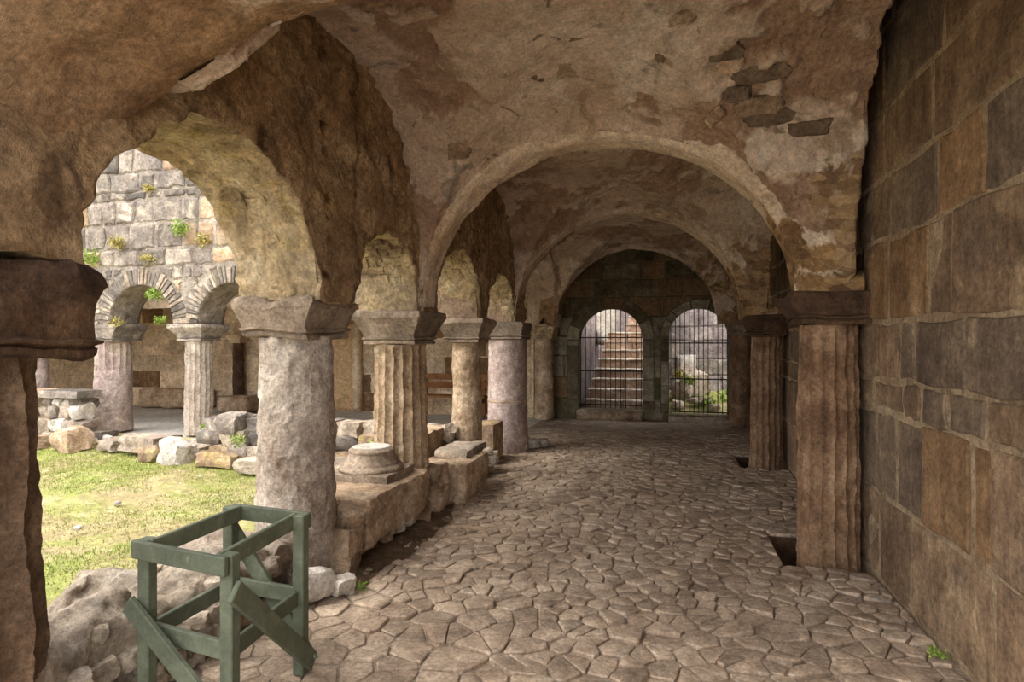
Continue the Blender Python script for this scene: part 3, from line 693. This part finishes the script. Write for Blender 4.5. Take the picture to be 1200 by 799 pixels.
column(1.26, 8.32, .205, .185, 1.66, 1.93, (.20, .20), (.27, .25), 'brown fluted column standing in the smaller floor pit farther along the ashlar wall', 'col_brown', 'capital_dark', -.32, GR, 7, flutes=16, fd=.02, amp=.014)
column(1.38, 12.0, .215, .205, 1.72, 1.93, (.22, .22), (.26, .25), 'short dark stained column beside the gate to the rocky yard', 'col_brown', 'capital', 0, GR, 8, amp=.012)
column(-2.42, 12.08, .20, .19, 1.64, 1.90, (.21, .21), (.25, .24), 'flaking stained column beside the gate to the stairs', 'col_tan', 'lichen', 0, GR, 9, amp=.012)

# ---------------------------------------------------------------- courtyard wing: arcade, upper wall, gallery
PC = [-11.35, -9.52, -7.70, -5.90, -4.10, -2.25]; YP = 8.5
V, F = arcade(PC, [.24] * 6, 1.88, 5.6, -.26, .32, lambda a, d, z: (a, YP + d, z), nseg=30, nz=24, ends=(1.6, -.25))
V = warp(V, .02, 2, 171, 2); V = warp(V, .012, 7, 175, 3)
wall_court = mk('wall_courtyard', V, [f[::-1] for f in F], M['court_mortar']); tag(wall_court, 'tall weathered courtyard wall above low round arches', kind='structure')
fr_c = lambda a, d, z: (a, YP - .26 - d, z)
rK = random.Random(8)
def acut(i, grow):
    a0 = PC[i] + .24; a1 = PC[i+1] - .24; c0 = (a0 + a1) / 2; r0 = (a1 - a0) / 2 + grow
    def f(b):
        q = r0 * r0 - (b - 1.88) ** 2
        return (c0 - math.sqrt(q), c0 + math.sqrt(q)) if q > 1e-5 and b > 1.88 else None
    return f
cuts = [acut(i, .30) for i in range(5)]
zc_ = [1.9, 2.14, 2.4, 2.62, 2.86, 3.15, 3.58, 3.98, 4.14, 4.45, 4.9, 5.3, 5.6]
def cmat(k, a, rr): return rr.choice(('court', 'court', 'court', 'court_warm')) if k > 2 else rr.choice(('court', 'rubble', 'court_warm'))
for k in range(len(zc_) - 1):
    wide = (.16, .3) if k < 4 else ((.2, .5) if k == 7 else (.26, .6))
    courses(zc_[k:k+2], -12.2, -3.2, fr_c, (lambda kk: (lambda q, a, rr: cmat(kk, a, rr)))(k), wall_court, wide[0], wide[1], cuts=cuts, gap=.02, jit=.03, d=(-.04, .02), bevel=.03, rr=rK)
for i in range(5):
    a0 = PC[i] + .24; a1 = PC[i+1] - .24
    voussoirs((a0 + a1) / 2, (a1 - a0) / 2 + .005, (a1 - a0) / 2 + .27, 1.88, 32, fr_c, ('court', 'rubble', 'court'), wall_court, d=(-.05, .025), rr=rK, jit=.09, gap=.01, t0=.75 if i == 4 else 0.0)
GP = 'columns across the courtyard'
labs = ['pale column across the courtyard, half hidden behind the dark fluted column', 'broad grey column across the courtyard with fluted top and plain lower drum', 'slim fluted column across the courtyard with weeds on its capital',
        'column across the courtyard hidden behind the granite column', 'column across the courtyard hidden behind the tan fluted column']
for i in range(5):
    kw = dict(flutes=16, fd=.018) if i in (1, 2) else {}
    if i == 1: kw.update(flute_from=.62)
    r = [.24, .30, .225, .23, .23][i]
    column(PC[i], YP + .03, r, r * .93, 1.60, 1.885, (r + .0, r + .0), (r + .11, .33), labs[i], 'col_grey' if i == 2 else 'col_purple', 'court', .02, GP, 20 + i, amp=.012, **kw)
# its back wall, paving and vault
mb = MB(); mb.box((-14, 12.35, -.3), (-2.7, 12.8, 4.3)); wall_gallery = mb.build('wall_gallery', M['tan_wall']); tag(wall_gallery, 'tan back wall of the gallery across the courtyard', kind='structure')
rG = random.Random(19)
door_cut = lambda b: (-8.35, -6.75) if b < 2.95 else None
courses([0, .42, .85, 1.25, 1.65, 2.05, 2.5, 2.95, 3.4], -13.5, -2.75, fr_e, ['tan_wall', 'tan_wall', 'ashlar_orange', 'tan_wall'], wall_gallery, .4, .95, cuts=[door_cut], gap=.012, jit=.015, d=(-.03, .01), rr=rG)
mb = MB(); mb.add([(-14, 8.1, -.02), (-2.1, 8.1, -.02), (-2.1, 12.5, -.02), (-14, 12.5, -.02)], [(0, 1, 2, 3)])
fl2 = mb.build('floor_gallery', M['grey_paving']); tag(fl2, 'smooth grey paving of the gallery across the courtyard', kind='structure')
n = 24; t = np.linspace(0, math.pi, n); xs = np.linspace(-14, -2.2, 60); V = []
for x in xs: V.append([(x, 10.58 - 1.78 * math.cos(q), 2.2 + 1.25 * math.sin(q)) for q in t])
o = mk('vault_bay', warp(np.array(V).reshape(-1, 3), .03, 1.5, 91, 3), grid_faces(60, n), M['plaster']); to_parent(o, ceiling)
mb = MB(); mb.box((-14, 8.8, 3.6), (-2.7, 12.85, 4.3)); o = mb.build('gallery_roof', M['mortar']); tag(o, 'masonry roof mass of the gallery across the courtyard', kind='structure')
mb = MB(); mb.box((-14.3, 6.5, -.3), (-13.6, 12.8, 5.6)); wl = mb.build('wall_far', M['tan_wall']); tag(wl, 'pale wall closing the courtyard gallery behind the dark fluted column', kind='structure')
# blocked doorway
door = empty('door_1', (-7.55, 12.3, 0)); tag(door, 'blocked tan doorway with a cornice and round tympanum in the gallery wall', kind='structure')
def dpart(name, lo, hi, mat, amp=.006): o = rough_box(name, lo, hi, .15, amp, 4, M[mat], None, 33, .015); to_parent(o, door); return o
dpart('door_panel', (-8.25, 12.28, 0), (-6.88, 12.4, 2.06), 'door_panel'); dpart('jamb', (-8.45, 12.2, 0), (-8.25, 12.4, 2.06), 'tan_wall'); dpart('jamb', (-6.88, 12.2, 0), (-6.68, 12.4, 2.06), 'tan_wall')
dpart('cornice', (-8.5, 12.15, 2.06), (-6.63, 12.4, 2.18), 'door_panel')
tp = MB(); ts = np.linspace(0, math.pi, 17); fr_d = lambda a, d, z: (a, 12.3 - d, z)
def fan(r): return [(-7.565 + r * math.cos(q), 2.18 + r * math.sin(q)) for q in ts]
to_parent(laid_stone('tympanum', fan(.66), -.1, .0, fr_d, M['tan_wall'], None), door)
for i in range(16):
    p = [(-7.565 + r * math.cos(q), 2.18 + r * math.sin(q)) for r, q in ((.66, ts[i] + .01), (.66, ts[i+1] - .01), (.84, ts[i+1] - .01), (.84, ts[i] + .01))][::1]
    to_parent(laid_stone('voussoir', [p[0], p[3], p[2], p[1]], -.1, .09, fr_d, M['door_panel'], None), door)
# engaged dark half column, blocks on the gallery paving, bench
column(-9.85, 12.15, .13, .12, 1.55, 1.75, (.14, .12), (.2, .16), 'thin dark half column against the gallery wall above a stone block', 'capital_dark', 'tan_wall', .0, None, 50)
o = rough_box('stone_block', (-9.75, 11.3, .0), (-8.95, 11.85, .36), .09, .02, 5, M['rubble_warm'], None, 61, .04); tag(o, 'squared tan stone block on the grey gallery paving', 'stone block', kind='thing')
o = rough_box('carved_stone', (-12.4, 11.75, .0), (-10.55, 12.25, .44), .09, .035, 4, M['rubble_warm'], None, 62, .08); tag(o, 'long low carved stone lying along the gallery wall', 'stone block', kind='thing')
bench = empty('wooden_bench', (-4.4, 12.0, 0)); tag(bench, 'brown wooden bench against the far gallery wall', 'bench')
def bpart(name, lo, hi): m = MB(); m.box(lo, hi); m.build(name, M['raw_wood'], bench)
bpart('seat', (-.8, -.32, .42), (.8, -.17, .46)); bpart('seat', (-.8, -.15, .42), (.8, .0, .46))
for z in (.60, .78): bpart('back_slat', (-.8, .05, z), (.8, .09, z + .12))
for x in (-.7, .62):
    bpart('leg', (x, -.3, 0), (x + .08, -.22, .42)); bpart('leg', (x, .09, 0), (x + .08, .15, .9)); bpart('side_rail', (x, -.22, .3), (x + .08, .09, .38))

# ---------------------------------------------------------------- lawn
nx, ny = 90, 90; xs = np.linspace(-13.6, -2.55, nx); ys = np.linspace(-2.0, 8.3, ny)
G = np.array([(x, y, 0) for x in xs for y in ys]); G[:, 2] = -.08 + .035 * fbm(G, .8, 301, 3) + .008 * fbm(G, 6, 303, 2) + .10 * np.clip((G[:, 1] - 6.6) / 1.2, 0, 1)
lawn = mk('ground', G, grid_faces(nx, ny, flip=True), M['soil']); tag(lawn, 'straw coloured courtyard soil under patchy grass', kind='structure')
N = 170000
gx = rng.uniform(-11.5, -2.9, N); gy = rng.uniform(1.4, 7.9, N); GP_ = np.stack([gx, gy, np.zeros(N)], 1)
den = fbm(GP_, .9, 311, 3) + .5 * fbm(GP_, 4, 315, 2); keep = den > rng.uniform(-.5, .8, N) - .3 * (gy > 5.2) ; gx, gy = gx[keep], gy[keep]; n = len(gx)
P0 = np.stack([gx, gy, np.zeros(n)], 1); gz = -.08 + .035 * fbm(P0, .8, 301, 3) + .008 * fbm(P0, 6, 303, 2) + .10 * np.clip((gy - 6.6) / 1.2, 0, 1)
an = rng.uniform(0, 6.28, n); hh = rng.uniform(.008, .032, n); w = rng.uniform(.003, .006, n); lx = rng.normal(0, .012, n); ly = rng.normal(0, .012, n)
V = np.empty((n, 3, 3)); ca, sa = np.cos(an) * w, np.sin(an) * w
V[:, 0] = np.stack([gx - ca, gy - sa, gz - .005], 1); V[:, 1] = np.stack([gx + ca, gy + sa, gz - .005], 1); V[:, 2] = np.stack([gx + lx, gy + ly, gz + hh], 1)
me = bpy.data.meshes.new('grass'); me.from_pydata(V.reshape(-1, 3).tolist(), [], np.arange(3 * n).reshape(-1, 3).tolist()); me.update()
tag(link('grass', me, M['grass']), 'patchy short green and yellow courtyard grass', 'grass', kind='stuff')

# ---------------------------------------------------------------- low walls and blocks beside the walk
core = rough_box('rubble_parapet', (-2.95, .9, -.15), (-2.30, 3.42, .34), .03, .085, 2.8, M['rubble'], None, 501, .10, 5, 45)
core.data.vertices.foreach_set('co', warp(np.array([v.co[:] for v in core.data.vertices]), .022, 9, 507, 3, .6).ravel()); core.data.update()
tag(core, 'low crumbling rubble parapet behind the green trestle', 'low wall', kind='thing')
for i in range(46):
    y = R.uniform(1.5, 3.45); top = R.random() < .35
    s = R.uniform(.08, .18); rock('stone', (R.uniform(-2.85, -2.35) if top else -2.30 + R.uniform(-.03, .03), y, .33 if top else R.uniform(.0, .30)), (s * R.uniform(.7, 1.1), s * 1.3, s * .8), core, 'rubble', None, 'rock')
o = rough_box('parapet_block', (-2.72, 3.86, .10), (-2.05, 5.02, .46), .05, .022, 3.2, M['rubble_warm'], None, 511, .05, 4, 40); tag(o, 'long tan parapet block under the carved column base', 'stone block', kind='thing')
core2 = rough_box('rubble_footing', (-2.85, 3.75, -.1), (-2.18, 5.3, .2), .06, .06, 3, M['rubble_warm'], None, 513, .1, 4, 45); tag(core2, 'rough rubble footing under the long parapet block', 'low wall', kind='thing')
for i in range(22):
    s = R.uniform(.09, .2); rock('stone', (-2.15 + R.uniform(-.08, .06), R.uniform(3.7, 5.5), R.uniform(.02, .16)), (s, s * 1.2, s * .7), core2, R.choice(('rubble_warm', 'rubble')), None, R.choice(('rock', 'block')))
for y, z, s in ((5.32, .12, .32), (5.42, .3, .26), (5.28, .36, .2), (5.5, .1, .3), (3.72, .22, .26), (3.78, .36, .2), (3.70, .08, .24)): rock('stone', (-2.16, y, z), (s, s * .9, s * .8), core2, 'rubble_warm', (R.uniform(-.3, .3), R.uniform(-.3, .3), R.uniform(-.5, .5)), 'block')
o = rough_box('squared_block', (-2.42, 5.58, -.03), (-1.90, 6.34, .38), .05, .012, 4, M['rubble_warm'], None, 521, .03, 3, 40); tag(o, 'squared tan block at the edge of the cobbles below the slender column', 'stone block', kind='thing')
o = rough_box('stone_slab', (-2.36, 5.85, .37), (-1.98, 6.55, .46), .05, .012, 4, M['rubble'], None, 523, .03, 3, 40); tag(o, 'flat stone slab lying on top of the squared block', 'stone slab', kind='thing')
o = rough_box('parapet_block', (-2.85, 5.75, .0), (-2.50, 6.75, .60), .06, .015, 4, M['rubble_warm'], None, 525, .03, 3, 40); tag(o, 'tall parapet block between the fluted and the slender columns', 'stone block', kind='thing')
o = rough_box('stone_block', (-2.55, 7.5, .0), (-2.18, 8.02, .50), .06, .02, 4, M['springer'], None, 527, .04, 3, 40); tag(o, 'upright reddish block between the slender and mauve columns', 'stone block', kind='thing')
heap = empty('rubble_heap', (-2.3, 6.9, 0)); tag(heap, 'heap of small broken stones round the foot of the slender column', 'rubble')
for i in range(26):
    s = R.uniform(.1, .22); rock('stone', (R.uniform(-2.6, -2.0), R.uniform(6.3, 7.6), R.uniform(.02, .2)), (s, s * 1.1, s * .8), heap, R.choice(('rubble', 'rubble_warm')))
for i, (x, y, z) in enumerate(((-2.5, 6.62, .45), (-2.48, 6.66, .56), (-2.5, 6.6, .33), (-2.46, 6.64, .2))): rock('stone', (x, y, z), (.2, .2, .14), heap, 'rubble')
for i, (x, y, s, lab) in enumerate(((-1.93, 8.72, .2, 'pale rounded rock at the foot of the mauve column'), (-1.80, 8.9, .15, 'small pale rock farthest from the mauve column foot'), (-2.02, 8.45, .17, 'low tan rock touching the near side of the mauve column'),
        (-1.98, 3.40, .15, 'small rounded pale rock at the foot of the granite column'), (-2.12, 3.28, .24, 'angular pale rock between the trestle and the granite column'))):
    tag(rock('rock', (x, y, s * .38), (s * 1.2, s, s * .85), None, 'white_stone' if 'pale' in lab else 'rubble'), lab, 'rock')
# carved column base on the long block
cb = empty('column_base', (-2.42, 4.62, .46)); tag(cb, 'moulded grey column base lying on the long parapet block', 'column base')
V, F = subbox((-.27, -.27, -.02), (.27, .27, .055), .06); mk('plinth', warp(V, .008, 6, 531, 2), F, M['capital'], cb, True, 40)
prof = [(.25, .05), (.268, .062), (.27, .078), (.258, .095), (.235, .10), (.228, .108), (.226, .125), (.212, .135), (.206, .15), (.192, .175), (.184, .2), (.19, .208), (.19, .222), (.176, .232), (.165, .242), (.0, .245)]
seg = 40; V = [(r * math.cos(a), r * math.sin(a), z) for r, z in prof for a in np.linspace(0, 2 * math.pi, seg, endpoint=False)]
mk('bell', warp(V, .006, 7, 533, 3), grid_faces(len(prof), seg, closed_v=True), M['capital'], cb, True, 50)
V = [(r * math.cos(a), r * math.sin(a), z) for r, z in ((.158, .238), (.155, .249), (.001, .251)) for a in np.linspace(0, 2 * math.pi, seg, endpoint=False)]
mk('skylit_top', V, grid_faces(3, seg, closed_v=True), M['white_stone'], cb, True, 50)  # pale disc paints the sky light on the top into its colour

# ---------------------------------------------------------------- rubble walls on the far side of the lawn
rw = empty('rubble_wall', (-9.6, 7.5, 0)); tag(rw, 'low dry stone wall with two flat slabs before the broad grey column', 'low wall', kind='thing')
rr_ = random.Random(31)
for k, (z, s) in enumerate(((.02, .34), (.25, .3), (.46, .3), (.6, .2))):
    x = -11.0
    while x < -8.85 - .10 * k:
        w = s * rr_.uniform(.7, 1.35); rock('stone', (x + w / 2, 7.52 + rr_.uniform(-.06, .06) + .05 * k, z), (w * 1.04, .42, s * rr_.uniform(.7, .95)), rw, rr_.choice(('rubble', 'rubble', 'court', 'white_stone')), (rr_.uniform(-.15, .15), rr_.uniform(-.15, .15), rr_.uniform(-.2, .2)), rr_.choice(('rock', 'block'))); x += w
for x0, x1, m in ((-10.9, -9.82, 'court_warm'), (-9.80, -8.98, 'court')): to_parent(rough_box('coping_slab', (x0, 7.4, .68), (x1, 7.85, .81), .08, .012, 4, M[m], None, 541, .03, 3, 40), rw)
rw2 = empty('rubble_wall', (-6.8, 7.3, 0)); tag(rw2, 'low dry stone wall edging the lawn beside the slim fluted column', 'low wall', kind='thing')
for k, (z, s) in enumerate(((.0, .30), (.22, .30), (.40, .26))):
    x = -6.75 + .12 * k
    while x < -2.95:
        w = s * rr_.uniform(.8, 1.6); rock('stone', (x + w / 2, 7.35 + rr_.uniform(-.05, .05) + .06 * k, z), (w * 1.03, .40, s * rr_.uniform(.75, 1)), rw2, rr_.choice(('rubble', 'court', 'springer')), (rr_.uniform(-.1, .1), rr_.uniform(-.1, .1), rr_.uniform(-.15, .15)), rr_.choice(('rock', 'block', 'block'))); x += w
for lab, loc, sz, m in (('white faced boulder at the lawn edge below the slim fluted column', (-6.45, 6.75, .08), (.5, .4, .42), 'white_stone'),
        ('long sloping pale rock on the lawn edge between the courtyard columns', (-7.25, 7.1, .12), (.95, .5, .26), 'rubble'),
        ('flat grey rock left of the sloping pale rock', (-7.95, 7.15, .06), (.5, .4, .16), 'rubble'),
        ('dark angular rock in the grass beside the white faced boulder', (-6.90, 6.75, .04), (.36, .3, .24), 'springer'),
        ('long reddish kerb stone in the grass right of the white faced boulder', (-5.75, 6.72, .03), (.62, .34, .22), 'springer'),
        ('grey kerb stone in the grass beside the granite column', (-5.05, 6.6, .02), (.6, .36, .2), 'rubble'),
        ('tilted grey boulder on top of the wall beside the slim fluted column', (-6.05, 7.35, .42), (.55, .4, .34), 'court'),
        ('tan boulder at the foot of the two slabbed wall', (-8.65, 7.05, .12), (.6, .45, .42), 'rubble_warm'),
        ('tan cobble at the lawn end of the two slabbed wall', (-9.30, 7.05, .05), (.4, .3, .24), 'rubble_warm'),
        ('pale slab lying in the shade beyond the granite column', (-3.90, 6.6, .04), (.7, .42, .2), 'rubble'),
        ('grey slab lying on the lawn seen under the carved column base', (-3.55, 6.1, .0), (.6, .4, .2), 'court')):
    tag(rock('boulder', loc, sz, None, m, (R.uniform(-.12, .12), R.uniform(-.12, .12), R.uniform(-.3, .3)), 'rock' if 'boulder' in lab else 'block'), lab, 'rock')
lab = 'small pale pebble on the grass verge between the courtyard columns'
for i in range(24): s = R.uniform(.07, .17); tag(rock('pebble', (R.uniform(-8.6, -6.8), R.uniform(7.0, 8.0), .04 + s * .2), (s, s * .8, s * .7), None, R.choice(('rubble', 'white_stone'))), lab, 'pebble', 'pebbles on the grass verge')
for i in range(16): s = R.uniform(.04, .1); tag(rock('pebble', (R.uniform(-8, -3.2), R.uniform(3.0, 6.2), -.06), (s, s * .8, s * .4), None, 'white_stone'), 'small white stone lying in the open lawn', 'pebble', 'white stones on the lawn')

# ---------------------------------------------------------------- weeds
def weed(loc, rad, n, mat, label, group, leaf=.05, flat=.6, up=(0, 0, 1)):
    m = MB()
    for i in range(n):
        d = Vector((R.gauss(0, 1), R.gauss(0, 1) * flat, R.gauss(0, .6))); d.normalize(); p = Vector(loc) * 0 + d * rad * R.uniform(.2, 1)
        a = Vector((R.gauss(0, 1), R.gauss(0, 1), R.gauss(0, 1))).normalized(); b = a.cross(Vector((R.gauss(0, 1), R.gauss(0, 1), R.gauss(0, 1)))).normalized(); s = leaf * R.uniform(.6, 1.2)
        m.add([p - a * s, p + b * s * .45 + a * s * .1, p + a * s, p - b * s * .45 + a * s * .1], [(0, 1, 2, 3)])
    o = m.build('leaves', M[mat]); e = empty('wall_weed', loc); o.parent = e
    st = MB(); st.bar((0, .12, -rad * .4), (0, 0, rad * .3), .012, .012, (1, 0, 0)); st.build('stem', M['leaf'], e)
    tag(e, label, 'weed', group)
yw = YP - .34
for lab, (u, v), rad, n, m in (('bushy green weed growing from the courtyard wall above the broad grey column', (-9.60, 3.02), .22, 150, 'leaf'), ('light green weed high on the courtyard wall above the slim column', (-7.72, 3.45), .17, 90, 'leaf'),
        ('yellow moss tuft in the middle of the courtyard wall', (-9.02, 3.27), .13, 90, 'leaf_yellow'), ('green sprig hanging over the crown of the courtyard arch', (-8.28, 2.38), .13, 70, 'leaf'), ('small green sprig beside the slim column capital', (-8.14, 1.95), .09, 40, 'leaf'),
        ('yellow moss tuft at the right end of the courtyard wall', (-7.3, 3.25), .12, 60, 'leaf_yellow'), ('dry yellow tuft on the ledge under the upper courses', (-8.35, 4.15), .09, 40, 'leaf_yellow'), ('dry yellow growth along the ledge over the arches', (-8.4, 2.98), .14, 50, 'leaf_yellow'),
        ('low yellow weed on the broad grey column capital', (-9.05, 1.93), .1, 40, 'leaf_yellow')):
    weed((u, yw, v), rad * 1.15, n * 3, m, lab, 'weeds on the courtyard wall', .028)
for lab, loc, rad in (('green weed in the rubble joints of the slab topped wall', (-9.75, 7.25, .34), .12), ('green weed in the dry stone wall beside the slim column', (-5.75, 7.08, .22), .11), ('leafy weed on the verge at the slim column foot', (-6.75, 7.6, .3), .08), ('grass tuft over the dry stone wall beside the granite column', (-5.45, 7.3, .52), .12), ('green weed beside the fluted column foot', (-3.5, 6.9, .3), .12),
        ('tiny weed at the foot of the ashlar wall', (1.33, 3.45, .02), .05), ('tiny weed beside the granite column foot', (-1.92, 3.5, .01), .05)):
    weed(loc, rad, 110, 'leaf', lab, 'weeds at ground level', .025 if rad > .06 else .012)

# ---------------------------------------------------------------- green trestle
tr = empty('green_trestle', (-1.90, 2.28, 0)); tag(tr, 'green painted wooden trestle frame with diagonal braces on the cobbles', 'trestle')
p1, p2, p3, p4 = Vector((-2.13, 2.07, 0)), Vector((-1.66, 2.0, 0)), Vector((-1.70, 2.53, 0)), Vector((-2.13, 2.57, 0)); O = tr.location
def lumber(name, a, b, w, h, up=(0, 0, 1)):
    a = Vector(a) - O; b = Vector(b) - O; m = MB(); m.bar(a, b, w, h, up); o = m.build(name, M['green_paint'], tr)
    bv = o.modifiers.new('soft_edges', 'BEVEL'); bv.width = .004; bv.segments = 1; return o
H = .765
for p in (p1, p2, p3, p4): lumber('post', p, p + Vector((0, 0, H)), .058, .05, (0, 1, 0))
def rail(a, b, z, off, ext=.03, h=.075, name='rail'):
    d = (b - a).normalized(); nrm = Vector((d.y, -d.x, 0)) * off
    return lumber(name, a - d * ext + nrm + Vector((0, 0, z)), b + d * ext + nrm + Vector((0, 0, z)), .024, h)
rail(p1, p2, H - .036, .042, .028); rail(p2, p3, H - .036, -.040, .02); rail(p4, p3, H - .036, -.04, .02); rail(p1, p4, H - .036, .038, .02)
rail(p1, p2, .37, -.012, -.028); rail(p2, p3, .37, -.012, -.026); rail(p4, p3, .37, -.012, -.026); rail(p1, p4, .37, .012, -.026)
def brace(a, za, b, zb, off, ea=.0, eb=.0):
    d = (b - a).normalized(); nrm = Vector((d.y, -d.x, 0)); n = nrm * off; A_ = a + n + Vector((0, 0, za)); B_ = b + n + Vector((0, 0, zb)); dd = (B_ - A_).normalized()
    return lumber('brace', A_ - dd * ea, B_ + dd * eb, .085, .024, nrm)
brace(p1, .455, p2, .13, .044, .07, .04); brace(p2, .60, p3, .08, .042, .05, .05); brace(p4, .60, p3, .08, -.042, .05, .05)

# ---------------------------------------------------------------- iron gates
def gate(g, name, label, hz):
    e = empty('iron_gate', (g[0], YE + .12, g[2])); tag(e, label, 'gate', 'barred gates in the end wall')
    c, r, s, sp = g; n = 12
    def cyl(nm, a, b, rad):
        a = Vector(a); b = Vector(b); d = (b - a).normalized(); x = d.orthogonal().normalized(); y = d.cross(x); V = []
        for p in (a, b):
            for k in range(6): V.append(p + x * rad * math.cos(k * math.pi / 3) + y * rad * math.sin(k * math.pi / 3))
        mk(nm, V, [(k, (k + 1) % 6, 6 + (k + 1) % 6, 6 + k) for k in range(6)] + [tuple(range(6))[::-1], tuple(range(6, 12))], M['iron'], e)
    for i in range(n + 1):
        x = -r + .03 + (2 * r - .06) * i / n; zt = sp - s + math.sqrt(max(0, r * r - x * x)) - .01; cyl('bar', (x, 0, .03), (x, 0, zt), .008)
    for z in hz: m = MB(); m.box((-r + .01, -.012, z - .012), (r - .01, .012, z + .012)); m.build('crossbar', M['iron'], e)
gate(G1, 'g', 'arched iron bar gate in front of the stone stairs', (.10, .98 - .18, 1.67 - .18)); gate(G2, 'g', 'arched iron bar gate in front of the rocky yard', (.06, .84 - .12, 1.56 - .12))

# ---------------------------------------------------------------- stairs and yard outside the gates
st = empty('staircase', (-1.0, 13.0, 0)); tag(st, 'worn stone stairs climbing outdoors behind the gate', 'staircase', kind='thing')
for k in range(12):
    z = .335 + .212 * k; y = 12.95 + .28 * k; xl = -1.72 + (.045 * k if k < 8 else .06 * k + .25)
    sp_ = min(xl + R.uniform(.5, .9), -.42)
    for a, b in ((xl, sp_), (sp_, -.25)):
        o = rough_box('step', (a + .005, y, z - .22), (b - .005, y + .42, z - .028), .12, .014, 4, M['step'], None, 600 + k, .02, 3, 40); to_parent(o, st)
        o = rough_box('tread_slab', (a + .005, y - .025, z - .03), (b - .005, y + .42, z), .12, .010, 4, M['step_top'], None, 620 + k, .012, 2, 40); to_parent(o, st)
def yard_wall(name, lo, hi, label): V, F = subbox(lo, hi, .3); o = mk(name, warp(V, .02, 2, 640, 2), F, M['yard_wall']); tag(o, label, kind='structure'); return o
yard_wall('wall_stair', (-2.3, 12.78, -.3), (-1.78, 16.5, 1.9), 'pale parapet wall beside the outdoor stairs')
yard_wall('wall_divider', (-.22, 12.78, -.3), (.0, 15.5, 2.9), 'stone wall between the stairs and the yard')
yard_wall('wall_stairhead', (-4, 17.2, -.3), (.0, 17.7, 5.5), 'stone building wall at the head of the stairs')
o = rough_box('stone_pillar', (-1.75, 15.8, 1.5), (-1.2, 16.3, 3.1), .15, .02, 3, M['white_stone'], None, 645, .03); tag(o, 'pale stone pillar beside the top of the stairs', 'pillar', kind='thing')
wy = yard_wall('wall_yard', (-.2, 15.6, -.3), (4.2, 16.1, 6.0), 'mauve ashlar wall closing the rocky yard')
fr_y = lambda a, d, z: (a, 15.6 - d, z); rY = random.Random(3)
courses([.1, .75, 1.15, 1.6, 1.95, 2.4, 2.8, 3.3], -.1, 3.6, fr_y, ['yard_wall', 'yard_wall', 'court'], wy, .5, 1.1, gap=.02, jit=.02, d=(-.03, .03), bevel=.02, rr=rY)
o = rough_box('pale_block', (.28, 15.5, .90), (.74, 15.62, 1.26), .12, .008, 4, M['white_stone'], wy, 647, .02)
nx = 24; G = np.array([(x, y, .06 + .10 * (y - 12.7)) for x in np.linspace(-.2, 4.2, nx) for y in np.linspace(12.72, 15.8, nx)]); G[:, 2] += .05 * fbm(G, 1.5, 651, 3)
o = mk('ground_yard', G, grid_faces(nx, nx, flip=True), M['soil']); tag(o, 'grassy ground of the yard outside the gate', kind='structure')
for i, (lab, loc, sz) in enumerate((('large grey boulder in the yard behind the bars', (.72, 14.6, .62), (.7, .6, .6)), ('mossy boulder beside the gate jamb in the yard', (.35, 14.3, .5), (.5, .5, .45)), ('top boulder of the yard rock pile', (.45, 14.9, .85), (.55, .5, .4)), ('flat rock lying before the yard rock pile', (.75, 13.9, .28), (.75, .4, .16)), ('small rock by the gate sill in the yard', (.25, 13.5, .22), (.3, .25, .2)), ('low rock in the middle of the yard grass', (1.0, 13.4, .2), (.35, .25, .14)))):
    tag(rock('boulder', loc, sz, None, 'rubble'), lab, 'rock', 'rocks in the yard')
for lab, loc, rad in (('bright weed on the yard rock pile', (.5, 14.1, .72), .18), ('leafy weed in the yard grass', (1.35, 14.2, .36), .24), ('weed along the foot of the yard wall', (1.8, 15.2, .45), .25), ('yellow weed at the yard gate jamb', (.28, 14.2, .85), .15), ('low weed in the near yard grass', (.9, 13.6, .25), .14)):
    weed(loc, rad, 110, 'leaf' if 'yellow' not in lab else 'leaf_yellow', lab, 'weeds in the yard', .05)
